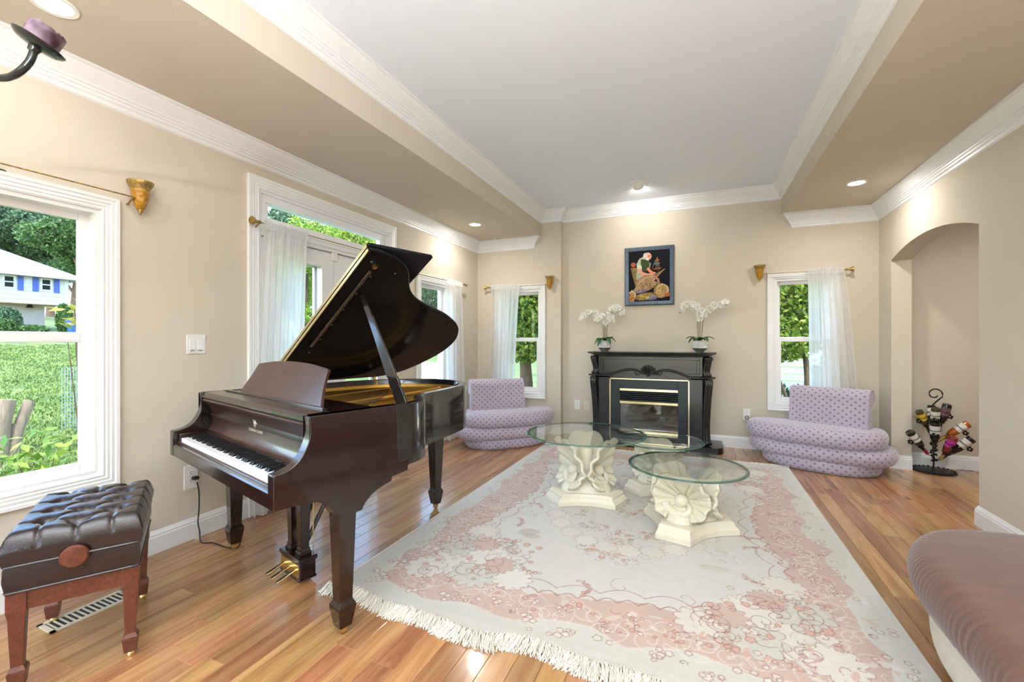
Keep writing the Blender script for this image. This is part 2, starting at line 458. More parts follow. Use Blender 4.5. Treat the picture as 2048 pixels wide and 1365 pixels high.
slab(mid - 0.025, mid + 0.025, 1.97, 2.06, 0.005, 0.03, T).build('door_bolt', 'plastic_white', do, bevel=0.003)

# ---- floor of planks
m, N, L, b = nt('oak_plank')
geo = N.new('ShaderNodeNewGeometry'); oi = N.new('ShaderNodeObjectInfo')
mul = N.new('ShaderNodeVectorMath'); mul.operation = 'MULTIPLY'; mul.inputs[1].default_value = (11.0, 0.9, 1.0)
addv = N.new('ShaderNodeVectorMath'); addv.operation = 'ADD'
rv = N.new('ShaderNodeCombineXYZ'); rm = N.new('ShaderNodeMath'); rm.operation = 'MULTIPLY'; rm.inputs[1].default_value = 37.0
L.new(oi.outputs['Random'], rm.inputs[0]); L.new(rm.outputs[0], rv.inputs[0]); L.new(rm.outputs[0], rv.inputs[1]); L.new(rm.outputs[0], rv.inputs[2])
L.new(geo.outputs['Position'], mul.inputs[0]); L.new(mul.outputs[0], addv.inputs[0]); L.new(rv.outputs[0], addv.inputs[1])
nz = N.new('ShaderNodeTexNoise'); nz.inputs['Scale'].default_value = 1.6; nz.inputs['Detail'].default_value = 7; nz.inputs['Roughness'].default_value = 0.62; nz.inputs['Distortion'].default_value = 0.9
L.new(addv.outputs[0], nz.inputs['Vector'])
cr = N.new('ShaderNodeValToRGB'); el = cr.color_ramp.elements
el[0].position = 0.27; el[0].color = (*lin(146, 98, 60), 1); el[1].position = 0.72; el[1].color = (*lin(206, 160, 112), 1)
e = el.new(0.44); e.color = (*lin(182, 132, 86), 1); e = el.new(0.56); e.color = (*lin(197, 149, 100), 1)
L.new(nz.outputs[0], cr.inputs[0])
hs = N.new('ShaderNodeHueSaturation'); mr = N.new('ShaderNodeMapRange'); mr.inputs[3].default_value = 0.66; mr.inputs[4].default_value = 1.0
L.new(oi.outputs['Random'], mr.inputs[0]); L.new(mr.outputs[0], hs.inputs['Value']); L.new(cr.outputs[0], hs.inputs['Color'])
mr2 = N.new('ShaderNodeMapRange'); mr2.inputs[3].default_value = 0.484; mr2.inputs[4].default_value = 0.51
fr = N.new('ShaderNodeMath'); fr.operation = 'FRACT'; L.new(rm.outputs[0], fr.inputs[0]); L.new(fr.outputs[0], mr2.inputs[0]); L.new(mr2.outputs[0], hs.inputs['Hue'])
# knots
vo = N.new('ShaderNodeTexNoise'); vo.inputs['Scale'].default_value = 0.8; vo.inputs['Detail'].default_value = 2
mul2 = N.new('ShaderNodeVectorMath'); mul2.operation = 'MULTIPLY'; mul2.inputs[1].default_value = (9.0, 4.0, 1.0)
L.new(geo.outputs['Position'], mul2.inputs[0]); add2 = N.new('ShaderNodeVectorMath'); add2.operation = 'ADD'
L.new(mul2.outputs[0], add2.inputs[0]); L.new(rv.outputs[0], add2.inputs[1]); L.new(add2.outputs[0], vo.inputs['Vector'])
kr = N.new('ShaderNodeValToRGB'); kr.color_ramp.elements[0].position = 0.71; kr.color_ramp.elements[1].position = 0.78
L.new(vo.outputs[0], kr.inputs[0])
mx = N.new('ShaderNodeMix'); mx.data_type = 'RGBA'; mx.inputs[7].default_value = (*lin(84, 50, 30), 1)
km = N.new('ShaderNodeMath'); km.operation = 'MULTIPLY'; km.inputs[1].default_value = 0.75
L.new(kr.outputs[0], km.inputs[0]); L.new(km.outputs[0], mx.inputs[0]); L.new(hs.outputs[0], mx.inputs[6]); L.new(mx.outputs[2], b.inputs['Base Color'])
bp = N.new('ShaderNodeBump'); bp.inputs['Strength'].default_value = 0.12; bp.inputs['Distance'].default_value = 0.004
L.new(nz.outputs[0], bp.inputs['Height']); L.new(bp.outputs[0], b.inputs['Normal'])
setp(b, rough=0.22, coat=0.4, coatr=0.10)
mat('subfloor', (0.05, 0.03, 0.02), 0.8, var=0.2)
floor = MB().box(XL - WT, AX + 0.1, YF - 0.1, YB + 0.2, -0.25, -0.017).build('floor', 'subfloor'); tag(floor, kind='structure')
PW, PX0 = 0.1035, -0.768
pm = MB().box(0.0008, PW - 0.0008, 0.0, 1.0, -0.016, 0.0)                  # unit plank, stretched along y
vs_ = [Vector(v) for v in pm.v]
pm = MB()
e_ = 0.0016
pm.add([(0.0005, 0, -0.016), (PW - 0.0005, 0, -0.016), (PW - 0.0005, 1, -0.016), (0.0005, 1, -0.016),
        (0.0005, 0, -e_), (PW - 0.0005, 0, -e_), (PW - 0.0005, 1, -e_), (0.0005, 1, -e_),
        (0.0005 + e_, 0.0016, 0), (PW - 0.0005 - e_, 0.0016, 0), (PW - 0.0005 - e_, 0.9984, 0), (0.0005 + e_, 0.9984, 0)],
       [(3, 2, 1, 0), (0, 1, 5, 4), (1, 2, 6, 5), (2, 3, 7, 6), (3, 0, 4, 7), (4, 5, 9, 8), (5, 6, 10, 9), (6, 7, 11, 10), (7, 4, 8, 11), (8, 9, 10, 11)])
pme = pm.mesh('plank'); pme.materials.append(MATS['oak_plank'])
planks = []
prng = random.Random(21)
kmin = math.floor((XL - PX0) / PW) ; kmax = math.ceil((AX - PX0) / PW)
for k in range(kmin, kmax):
    x = PX0 + k * PW
    y = (YF if x < XR + WT - PW else 2.4) - prng.random() * 0.8
    end = YB if x < XR - PW else (AY1 + 0.02 if XR - PW <= x < XR + WT else AYB)
    while y < end:
        ln = prng.choice((0.55, 0.75, 0.95, 1.15, 1.35, 1.6)) * prng.uniform(0.9, 1.1)
        y1 = min(end, y + ln)
        if y1 - y > 0.05: planks.append((x, y, y1))
        y += ln
def vis_size(p):
    x, y0, y1 = p
    best = 0
    for y in (y0, (y0 + y1) / 2, y1):
        t = -math.sin(YAW) * (x + PW / 2) + math.cos(YAW) * y; a = math.cos(YAW) * (x + PW / 2) + math.sin(YAW) * y
        if t < 0.3: continue
        u = 1024 + F_PX * a / t; v = 682.5 + F_PX * 1.26 / t
        if -150 < u < 2200 and v < 1480:
            on_rug = -1.70 < x < 0.75 and 1.75 < y < 5.0
            best = max(best, (0.02 if on_rug else 1.0) * (y1 - y0) / t ** 2)
    return best
planks.sort(key=vis_size, reverse=True)
for (x, y0, y1) in planks[:300]:
    o = bpy.data.objects.new('plank', pme); COL.objects.link(o); o.parent = floor
    o.location = (x, y0, 0); o.scale = (1, y1 - y0, 1)
mb = MB()
for (x, y0, y1) in planks[300:]:
    mb.add([(p[0] + x, y0 + p[1] * (y1 - y0), p[2]) for p in pm.v], pm.f)
o = mb.build('plank_field', 'oak_plank', floor); tag(o, kind='stuff')

# ---- recessed lamps
emit_mat('lamp_lens', (1.0, 0.97, 0.92), 7.0)
def area(name, loc, power, size, parent, rot=(0, 0, 0), col=LAMP_C):
    l = bpy.data.lights.new(name, 'AREA'); l.shape = 'DISK'; l.size = size; l.energy = power; l.color = col
    o = bpy.data.objects.new(name, l); COL.objects.link(o); o.parent = parent; o.location = loc; o.rotation_euler = rot
    return o
def can(x, y, z, label, power=CAN_W):
    t = thing('recessed_light', label, 'ceiling light', (x, y, z), 0, 'recessed ceiling lights')
    MB().lathe([(0.062, 0.0), (0.062, -0.004), (0.078, -0.006), (0.082, -0.002), (0.082, 0.0)], 40, cap=False).build('trim_ring', 'plastic_white', t, True)
    MB().lathe([(0.001, -0.003), (0.062, -0.003)], 40, cap=False).build('lens', 'lamp_lens', t)
    area('lamp', (0, 0, -0.012), power, 0.11, t)
    return t
can(-2.52, 0.955, ZS, 'round recessed ceiling light above the near window and candle', 1.2)
can(-2.52, 4.78, ZS, 'small round recessed ceiling light in left soffit near far corner')
can(1.315, 4.87, ZS, 'round recessed ceiling light in right soffit near the arch')
can(1.315, 1.0, ZS, 'round recessed ceiling light in right soffit above the brown chaise')
can(-2.52, -2.2, ZS, 'round recessed ceiling light in left soffit behind the camera')
can(1.315, -2.2, ZS, 'round recessed ceiling light in right soffit behind the camera')
can(2.75, 4.4, AZC, 'round recessed ceiling light inside the alcove', 10.0)
t = thing('eyeball_spotlight', 'white swivelling eyeball spotlight on tray ceiling aimed at the painting', 'spotlight', (-0.623, 5.07, ZC))
MB().lathe([(0.045, 0), (0.045, -0.008), (0.088, -0.008), (0.092, -0.003), (0.092, 0)], 32, cap=False).build('trim_ring', 'plastic_white', t, True)
tl = Quaternion((1, 0, 0), math.radians(52)).to_matrix().to_4x4()
MB().lathe([(0.05, 0.035), (0.055, 0.0), (0.055, -0.055), (0.051, -0.06), (0.046, -0.06), (0.046, -0.035), (0.02, -0.035)], 28).xf(tl).build('swivel_head', 'plastic_white', t, True)
MB().lathe([(0.001, -0.052), (0.045, -0.052)], 28, cap=False).xf(tl).build('lens', 'lamp_lens', t)
l = bpy.data.lights.new('spot', 'SPOT'); l.energy = SPOT_W; l.spot_size = math.radians(140); l.spot_blend = 0.8; l.shadow_soft_size = 0.04; l.color = LAMP_C
lo = bpy.data.objects.new('spot', l); COL.objects.link(lo); lo.parent = t; lo.location = tuple(tl @ Vector((0, 0, -0.066))); lo.rotation_euler = (math.radians(52), 0, 0)

# ---- portals: guide the sampling of daylight at the glazed openings
def portal(name, loc, rot, sx, sy):
    l = bpy.data.lights.new(name, 'AREA'); l.shape = 'RECTANGLE'; l.size = sx; l.size_y = sy; l.cycles.is_portal = True
    o = bpy.data.objects.new(name, l); COL.objects.link(o); o.location = loc; o.rotation_euler = rot
for a0, a1, z0, z1 in ((*W1, HZ0, HZ1), (*W3, HZ0, HZ1), (DOOR[0], DOOR[1], 0.0, DOOR[2])):
    portal('portal', (XL - 0.2, (a0 + a1) / 2, (z0 + z1) / 2), (0, -PI / 2, 0), z1 - z0, a1 - a0)
portal('portal', ((WB[0] + WB[1]) / 2, YB + 0.25, 1.25), (-PI / 2, 0, 0), WB[1] - WB[0], 1.42)
portal('portal', ((WR[0] + WR[1]) / 2, YB + 0.25, 1.25), (-PI / 2, 0, 0), WR[1] - WR[0], 1.42)
for a0, a1 in FW: portal('portal', ((a0 + a1) / 2, YF - 0.2, 1.40), (PI / 2, 0, 0), a1 - a0, 1.80)

# ---- two unseen fill uplights added behind the camera to brighten the ceiling
emit_mat('fill_bulb', (1.0, 0.97, 0.93), 20.0)
def fill_lamp(label, x, y, power):
    t = thing('fill_uplight', label, 'fill light', (x, y, 0), 0, 'added fill uplights')
    MB().lathe([(0.001, 0.0), (0.14, 0.0), (0.14, 0.012), (0.05, 0.03), (0.012, 0.04)], 32).build('base', 'iron_dark', t, True, 40)
    MB().tube([(0, 0, 0.03), (0, 0, 1.62)], 0.011, 12).build('pole', 'iron_dark', t, True)
    MB().lathe([(0.02, 1.60), (0.07, 1.63), (0.14, 1.70), (0.17, 1.76), (0.165, 1.76), (0.13, 1.71), (0.06, 1.645), (0.001, 1.63)], 36).build('bowl', 'plastic_white', t, True, 60)
    MB().sphere((0, 0, 1.70), 0.035, 14, 10).build('bulb', 'fill_bulb', t, True)
    area('lamp', (0, 0, 1.775), power, 0.26, t, (PI, 0, 0), (0.95, 0.975, 1.0))
fill_lamp('added fill uplight with white bowl left of the camera, out of view', -0.75, -0.9, FILL_W * 1.1)
fill_lamp('added fill uplight with white bowl right of the camera, out of view', 0.25, -0.85, FILL_W * 0.85)
# ------------------------------------------------------------------ rug (woven pattern drawn into the mesh's colour attribute)
RX0, RX1, RY0, RY1 = -1.72, 0.82, 1.70, 5.07
RS = 0.0052
nx = int((RX1 - RX0) / RS); ny = int((RY1 - RY0) / RS)
gx = np.linspace(0, RX1 - RX0, nx + 1); gy = np.linspace(0, RY1 - RY0, ny + 1)
RWD, RLN = RX1 - RX0, RY1 - RY0
GX, GY = np.meshgrid(gx, gy)
nprng = np.random.RandomState(5)
def vnoise(x, y, s, seed=0):
    r = np.random.RandomState(seed); n = 64; tb = r.rand(n, n)
    u = x * s; v = y * s; i = np.floor(u).astype(int); j = np.floor(v).astype(int); fu = u - i; fv = v - j
    fu = fu * fu * (3 - 2 * fu); fv = fv * fv * (3 - 2 * fv)
    a = tb[i % n, j % n]; b = tb[(i + 1) % n, j % n]; c = tb[i % n, (j + 1) % n]; d = tb[(i + 1) % n, (j + 1) % n]
    return (a * (1 - fu) + b * fu) * (1 - fv) + (c * (1 - fu) + d * fu) * fv
n1 = vnoise(GX, GY, 2.2, 1); n2 = vnoise(GX, GY, 7, 2); n3 = vnoise(GX, GY, 30, 3)
CREAM = np.array(lin(205, 202, 194)); PINK = np.array(lin(193, 166, 151)); SAGE = np.array(lin(196, 195, 182)); RED = np.array(lin(146, 82, 68))
ROSE = np.array(lin(204, 160, 142)); PALE = np.array(lin(214, 209, 198)); TAN = np.array(lin(196, 188, 170)); BROWN = np.array(lin(104, 66, 56))
IMG = CREAM * (0.965 + 0.05 * n1[..., None]) * (0.975 + 0.05 * n3[..., None])
def mixin(mask, col, a=1.0):
    global IMG
    k = (np.clip(mask, 0, 1) * a)[..., None]; IMG = IMG * (1 - k) + np.asarray(col) * k
ex = np.minimum(GX, RWD - GX); ey = np.minimum(GY, RLN - GY); ed = np.minimum(ex, ey)
# running coordinate along the border, for scallops
sx = np.where(ex < ey, GY, GX)
wave = lambda f, p=0.0: np.abs(np.sin(sx * f + p))
outer = 0.12 + 0.05 * wave(6.5) + 0.07 * (n2 - 0.5) + 0.06 * (n1 - 0.5)
cx = np.minimum(GX, RWD - GX); cy = np.minimum(GY, RLN - GY)
corner = np.exp(-((cx - 0.45) ** 2 + (cy - 0.45) ** 2) / 0.10)
inner = 0.40 + 0.06 * np.sin(sx * 4.1 + 1.0) + 0.035 * wave(13, 0.4) + 0.06 * (n2 - 0.5)
band = np.clip((ed - outer) / 0.012, 0, 1) * np.clip((inner - ed) / 0.012, 0, 1)
mixin(np.clip((outer - ed) / 0.01, 0, 1), SAGE, 0.55)
mixin(np.clip((0.05 + 0.01 * n2 - ed) / 0.01, 0, 1), CREAM, 0.8)
mixin(band, PINK * (0.94 + 0.12 * n2[..., None]), 0.95)
def stamp(px, py, r, fn):
    """run fn on the window of the raster around (px, py)"""
    i0 = max(0, int((px - r) / RS)); i1 = min(nx + 1, int((px + r) / RS) + 2); j0 = max(0, int((py - r) / RS)); j1 = min(ny + 1, int((py + r) / RS) + 2)
    if i1 <= i0 or j1 <= j0: return
    sl = (slice(j0, j1), slice(i0, i1))
    m, col = fn(GX[sl] - px, GY[sl] - py)
    k = np.clip(m, 0, 1)[..., None]; IMG[sl] = IMG[sl] * (1 - k) + np.asarray(col) * k
def line(pts, w, col, a=1.0):
    for (x0, y0), (x1, y1) in zip(pts[:-1], pts[1:]):
        mxp, myp = (x0 + x1) / 2, (y0 + y1) / 2; ln = math.hypot(x1 - x0, y1 - y0) + 1e-9
        def f(dx, dy):
            ux, uy = (x1 - x0) / ln, (y1 - y0) / ln
            t = np.clip(dx * ux + dy * uy, -ln / 2, ln / 2); d = np.hypot(dx - t * ux, dy - t * uy)
            return np.clip((w - d) / 0.003 + 0.4, 0, 1) * a, col
        stamp(mxp, myp, ln / 2 + w + 0.006, f)
def scroll(px, py, r, a0, turns, hand, w, col, a=1.0):
    pts = []
    for k in range(int(14 * turns) + 1):
        t = k / (14 * turns); ang = a0 + hand * t * turns * 2 * PI; rr = r * (1 - t) ** 0.9
        pts.append((px + rr * math.cos(ang), py + rr * math.sin(ang)))
    line(pts, w, col, a)
def flower(px, py, r, fill, edge, pet=6, rot=0.0, heart=None):
    def f(dx, dy):
        d = np.hypot(dx, dy); an = np.arctan2(dy, dx) + rot
        R = r * (0.74 + 0.26 * np.abs(np.cos(an * pet / 2)))
        return np.clip((R - d) / 0.005 + 0.3, 0, 1) * 0.9, fill
    stamp(px, py, r * 1.1, f)
    def g(dx, dy):
        d = np.hypot(dx, dy); an = np.arctan2(dy, dx) + rot
        R = r * (0.74 + 0.26 * np.abs(np.cos(an * pet / 2)))
        return np.clip(1 - np.abs(d - R) / 0.0045, 0, 1) * 0.8, edge
    stamp(px, py, r * 1.2, g)
    if heart is not None:
        stamp(px, py, r * 0.4, lambda dx, dy: (np.clip((r * 0.28 - np.hypot(dx, dy)) / 0.004, 0, 1), heart))
def blob(px, py, rx, ry, rot, col, a):
    def f(dx, dy):
        c, s = math.cos(rot), math.sin(rot); u = (dx * c + dy * s) / rx; v = (-dx * s + dy * c) / ry
        return np.clip((1 - np.hypot(u, v)) / 0.25, 0, 1) * a, col
    stamp(px, py, max(rx, ry), f)
rr = random.Random(11)
U = rr.uniform
# inner red scallop line of the border
def border_pt(s, d):
    """point at running length s along one side pair, distance d from the edge; returns the four mirrored points"""
    return s, d
def scallop(side, d0, amp, n, w, col):
    ln = RLN if side in 'lr' else RWD
    pts = []
    for k in range(n * 8 + 1):
        s = 0.42 + (ln - 0.84) * k / (n * 8)
        d = d0 + amp * abs(math.sin(PI * k / 8)) + 0.05 * math.sin(s * 4.1 + 1.0)
        pts.append({'l': (d, s), 'r': (RWD - d, s), 'b': (s, d), 't': (s, RLN - d)}[side])
    line(pts, w, col, 0.75)
for sd in 'lrbt': scallop(sd, 0.40, 0.035, 26 if sd in 'lr' else 18, 0.0035, RED)
for sd in 'lrbt': scallop(sd, 0.47, 0.05, 11 if sd in 'lr' else 8, 0.003, RED * 1.15)
# white scrolls on the pink band
for sd in 'lrbt':
    ln = RLN if sd in 'lr' else RWD
    k = 0.3
    while k < ln - 0.3:
        d = U(0.19, 0.34); p = {'l': (d, k), 'r': (RWD - d, k), 'b': (k, d), 't': (k, RLN - d)}[sd]
        scroll(p[0], p[1], U(0.05, 0.09), U(0, 6.3), U(1.0, 1.5), rr.choice((-1, 1)), 0.0028, PALE, 0.75)
        k += U(0.03, 0.06)
    k = 0.2
    while k < ln - 0.2:                                   # bouquets on the outer rim of the band
        d = U(0.10, 0.20); p = {'l': (d, k), 'r': (RWD - d, k), 'b': (k, d), 't': (k, RLN - d)}[sd]
        for q in range(rr.randint(4, 8)):
            flower(p[0] + U(-0.07, 0.07), p[1] + U(-0.05, 0.05), U(0.010, 0.020), PALE, RED * 0.9, rr.choice((5, 6)), U(0, 3), ROSE if rr.random() < 0.5 else None)
        k += U(0.16, 0.26)
    k = 0.35
    while k < ln - 0.35:                                  # sprigs inside the band
        d = U(0.24, 0.36); p = {'l': (d, k), 'r': (RWD - d, k), 'b': (k, d), 't': (k, RLN - d)}[sd]
        for q in range(9): flower(p[0] + U(-0.06, 0.06), p[1] + U(-0.06, 0.06), U(0.008, 0.016), PALE if rr.random() < 0.6 else ROSE, RED, 5, U(0, 3))
        k += U(0.12, 0.2)
    k = 0.4
    while k < ln - 0.4:                                   # garlands on the cream side
        d = U(0.47, 0.60); p = {'l': (d, k), 'r': (RWD - d, k), 'b': (k, d), 't': (k, RLN - d)}[sd]
        if rr.random() < 0.5:
            scroll(p[0], p[1], U(0.06, 0.10), U(0, 6.3), 0.8, rr.choice((-1, 1)), 0.0025, RED * 1.3, 0.6)
        else:
            a0 = U(0, 6.3)
            for q in range(14):
                t = q / 13; ang = a0 + t * 2.0
                flower(p[0] + 0.075 * math.cos(ang) + U(-.01, .01), p[1] + 0.075 * math.sin(ang) + U(-.01, .01), U(0.007, 0.012), ROSE if rr.random() < 0.5 else PALE, RED, 5, U(0, 3))
        k += U(0.2, 0.32)
# big leafy corner pieces
for mxx in (0, 1):
    for myy in (0, 1):
        def q(px, py): return (RWD - px if mxx else px, RLN - py if myy else py)
        for (px, py, r, fill) in ((0.44, 0.46, 0.17, PALE), (0.62, 0.40, 0.15, SAGE), (0.40, 0.66, 0.15, SAGE), (0.60, 0.60, 0.13, PALE), (0.33, 0.35, 0.12, PALE), (0.82, 0.42, 0.11, PALE), (0.42, 0.88, 0.11, PALE), (0.70, 0.52, 0.09, PINK), (0.52, 0.72, 0.09, PINK)):
            c = q(px, py); flower(c[0], c[1], r, fill * (0.97 + 0.04 * rr.random()), RED, rr.choice((10, 12, 14)), U(0, 3))
        for k in range(26):
            c = q(U(0.3, 0.8), U(0.3, 0.8)); scroll(c[0], c[1], U(0.04, 0.085), U(0, 6.3), U(1.0, 1.7), rr.choice((-1, 1)), 0.0026, rr.choice((RED, RED, BROWN * 1.6, TAN * 0.8)), 0.7)
        for k in range(26):
            c = q(U(0.28, 0.85), U(0.28, 0.85)); flower(c[0], c[1], U(0.012, 0.024), rr.choice((ROSE, PALE, PINK)), RED, rr.choice((5, 6)), U(0, 3), ROSE)
for sd in 'lrbt':                                         # broken cream leaf shapes and fine dark sprigs over the band
    ln = RLN if sd in 'lr' else RWD
    for k in range(int(ln * 34)):
        s_, d = U(0.1, ln - 0.1), U(0.09, 0.44); p = {'l': (d, s_), 'r': (RWD - d, s_), 'b': (s_, d), 't': (s_, RLN - d)}[sd]
        if rr.random() < 0.5: blob(p[0], p[1], U(0.012, 0.05), U(0.006, 0.018), U(0, 3.1), rr.choice((PALE, SAGE, CREAM, ROSE)), U(0.4, 0.8))
        else: scroll(p[0], p[1], U(0.012, 0.045), U(0, 6.3), U(0.4, 1.0), rr.choice((-1, 1)), 0.0022, rr.choice((RED, RED * 1.2, PALE, PALE, BROWN * 1.4)), 0.65)
# medallion in the middle and loose bouquets on the field
mcx, mcy = RWD / 2, RLN / 2
def bouquet(px, py, r, n, dense=1.0):
    for k in range(n):
        ang = U(0, 6.3); d = r * math.sqrt(U(0.1, 1))
        flower(px + d * math.cos(ang), py + 0.8 * d * math.sin(ang), U(0.009, 0.018), rr.choice((PALE, ROSE, TAN)), RED * U(0.9, 1.4), 5, U(0, 3), ROSE if rr.random() < 0.4 else None)
    for k in range(int(n * 0.5)):
        ang = U(0, 6.3); scroll(px + 1.1 * r * math.cos(ang), py + 0.9 * r * math.sin(ang), U(0.02, 0.05), U(0, 6.3), 0.6, rr.choice((-1, 1)), 0.002, BROWN * 1.7, 0.5)
bouquet(1.24, 0.95, 0.17, 46)                            # the bouquet in front of the tables
blob(mcx, mcy, 0.62, 0.80, 0, TAN * 1.02, 0.30)
for k in range(26):
    a = k / 26 * 2 * PI; flower(mcx + 0.56 * math.cos(a), mcy + 0.72 * math.sin(a), 0.075, PALE * (0.95 if k % 2 else 1.0), ROSE * 0.8, 9, a)
for k in range(12):
    a = k / 12 * 2 * PI; bouquet(mcx + 0.40 * math.cos(a), mcy + 0.52 * math.sin(a), 0.09, 12)
bouquet(mcx, mcy, 0.2, 50)
bouquet(1.24, RLN - 0.95, 0.17, 40)
for (px, py, r) in ((0.62, 1.30, 0.13), (1.86, 1.15, 0.12), (0.66, RLN - 1.25, 0.12), (1.90, RLN - 1.2, 0.12)):   # faint grey sprays
    for k in range(40):
        a = U(0, 6.3); d = r * U(0.1, 1); blob(px + d * math.cos(a), py + d * math.sin(a), U(0.008, 0.02), 0.005, U(0, 3), TAN * 0.82, 0.45)
blob(0.70, 0.98, 0.085, 0.055, 0.5, TAN * 0.72, 0.6); blob(0.74, 0.93, 0.06, 0.035, 0.2, TAN * 0.65, 0.5); blob(1.80, 0.95, 0.09, 0.035, 0.1, TAN * 0.9, 0.6)
for k in range(60):
    px, py = U(0.6, RWD - 0.6), U(0.7, RLN - 0.7); scroll(px, py, U(0.03, 0.09), U(0, 6.3), 0.6, rr.choice((-1, 1)), 0.002, TAN * 0.85, 0.35)
attr_mat('rug_pile', 0.95, bump=0.5, bscale=420, sheen=0.2)
mat('rug_fringe', lin(226, 220, 206), 0.95)
rug = thing('area_rug', 'cream and pink floral rug with carved scrolls and white fringe', 'rug', (RX0, RY0, 0))
jig = random.Random(4)
def near_edge(x):                                         # the near edge lies in soft waves
    return 0.018 * math.sin(x * 6.0 + 0.6) + 0.014 * math.sin(x * 13.0) - 0.02 * x / RWD
ripple = np.exp(-GY / 0.07)
ne = np.array([near_edge(x) for x in gx])
ZZ = 0.011 + 0.006 * ripple * (1 + np.sin(GX * 9.0 + 1.0)) + 0.0018 * (IMG.mean(axis=2) < 0.5)
YY = GY + ripple * ne[None, :]
vv = np.stack([GX, YY, ZZ], -1).reshape(-1, 3)
me = bpy.data.meshes.new('pile')
nv = (nx + 1) * (ny + 1)
idx = np.arange(nv).reshape(ny + 1, nx + 1)
quads = np.stack([idx[:-1, :-1], idx[:-1, 1:], idx[1:, 1:], idx[1:, :-1]], -1).reshape(-1, 4)
me.vertices.add(nv); me.vertices.foreach_set('co', vv.astype(np.float32).ravel())
me.loops.add(quads.size); me.loops.foreach_set('vertex_index', quads.astype(np.int32).ravel())
me.polygons.add(len(quads)); me.polygons.foreach_set('loop_start', (np.arange(len(quads)) * 4).astype(np.int32))
me.update(calc_edges=True); me.shade_smooth()
set_col(me, IMG.reshape(-1, 3))
link('pile', me, 'rug_pile', rug)
mb = MB()                                                 # edge binding: the rug's visible thickness
rimp = [(x, near_edge(x), 0.012 + 0.006 * (1 + math.sin(x * 9 + 1))) for x in np.linspace(0, RWD, 60)] + [(RWD, RLN, 0.011), (0, RLN, 0.011), (0, near_edge(0), 0.02)]
mb.loft([[(x, y, 0.0) for x, y, z in rimp], [(x, y, z) for x, y, z in rimp]], False, False)
mb.build('edge_binding', 'rug_fringe', rug)
def fringe(y0fn, sign, n, ln, name):
    V_, F_ = [], []
    for k in range(n):
        x = RWD * (k + jig.random()) / n
        y = y0fn(x); z = 0.014 if sign < 0 else 0.010
        tw = jig.uniform(-0.035, 0.035) + 0.02 * math.sin(x * 23); l = ln * jig.uniform(0.6, 1.2); up = jig.uniform(0.0, 0.028 if sign < 0 else 0.01)
        pts = [(x, y, z), (x + tw * 0.3, y + sign * l * 0.35, z + up), (x + tw * 0.8, y + sign * l * 0.72, 0.006 + up * 0.6), (x + tw * 1.3, y + sign * l, 0.003)]
        wd = 0.0020; b = len(V_)
        for (px, py, pz) in pts:
            V_ += [(px - wd, py, pz), (px + wd, py, pz), (px, py, pz + 0.0028)]
        for s_ in range(3):
            for e in range(3):
                F_.append((b + s_ * 3 + e, b + s_ * 3 + (e + 1) % 3, b + s_ * 3 + 3 + (e + 1) % 3, b + s_ * 3 + 3 + e))
    me = bpy.data.meshes.new(name); me.from_pydata(V_, [], F_); me.update()
    o = link(name, me, 'rug_fringe', rug); tag(o, kind='stuff'); return o
fringe(near_edge, -1, 2600, 0.075, 'fringe')
fringe(lambda x: RLN, 1, 1500, 0.055, 'fringe')
# ------------------------------------------------------------------ grand piano
def wood(name, c1, c2, rough, stretch=(3, 30, 30), scale=2.2, coat=0.5, coatr=0.08):
    m, N, L, b = nt(name)
    tc = N.new('ShaderNodeTexCoord'); mp = N.new('ShaderNodeMapping'); mp.inputs['Scale'].default_value = stretch
    L.new(tc.outputs['Object'], mp.inputs[0])
    nz = N.new('ShaderNodeTexNoise'); nz.inputs['Scale'].default_value = scale; nz.inputs['Detail'].default_value = 6; nz.inputs['Distortion'].default_value = 0.8
    L.new(mp.outputs[0], nz.inputs['Vector'])
    cr = N.new('ShaderNodeValToRGB'); cr.color_ramp.elements[0].position = 0.32; cr.color_ramp.elements[1].position = 0.7
    cr.color_ramp.elements[0].color = (*c1, 1); cr.color_ramp.elements[1].color = (*c2, 1)
    L.new(nz.outputs[0], cr.inputs[0]); L.new(cr.outputs[0], b.inputs['Base Color'])
    setp(b, rough=rough, coat=coat, coatr=coatr); return m
wood('mahogany', lin(22, 10, 8), lin(42, 20, 15), 0.24)
wood('mahogany_red', lin(40, 19, 14), lin(72, 38, 28), 0.28)
mat('lacquer_black', (0.010, 0.010, 0.013), 0.14, var=0.1, spec=0.10)
mat('lacquer_dark', (0.014, 0.011, 0.011), 0.14, var=0.2, scale=4, coat=0.5, coatr=0.06)
mat('key_white', lin(236, 234, 228), 0.22)
mat('key_black', (0.012, 0.012, 0.012), 0.25)
mat('plate_gold', lin(196, 150, 66), 0.38, metal=0.75, var=0.05, scale=10)
mat('felt_red', lin(120, 26, 24), 0.9)
piano = thing('grand_piano', 'dark mahogany baby grand piano with open lid and music desk', 'piano', (-1.9875, 1.6675, 0), math.radians(-15.98))
PL, PR, PF, ZR, ZRB = -0.67, 0.66, -0.36, 0.961, 0.668
curve = crom([(PR, 0.20), (PR - 0.008, 0.315), (0.595, 0.425), (0.475, 0.505), (0.412, 0.61), (0.366, 0.74), (0.312, 0.90), (0.246, 1.05), (0.155, 1.165), (0.04, 1.255), (-0.10, 1.305), (-0.25, 1.295),
              (-0.40, 1.215), (-0.53, 1.09), (-0.625, 0.93), (-0.662, 0.76), (PL, 0.56), (PL, 0.22)], 5, closed=False)
rim_o = [(PR, -0.215)] + curve + [(PL, -0.215)]
rim_i = [(PR - 0.05, -0.215)] + offset_loop([(PR, -0.215)] + curve + [(PL, -0.215)], 0.05)[1:-1] + [(PL + 0.05, -0.215)]
n = len(rim_o)
ringp = rim_o + rim_i[::-1]
mb = MB()
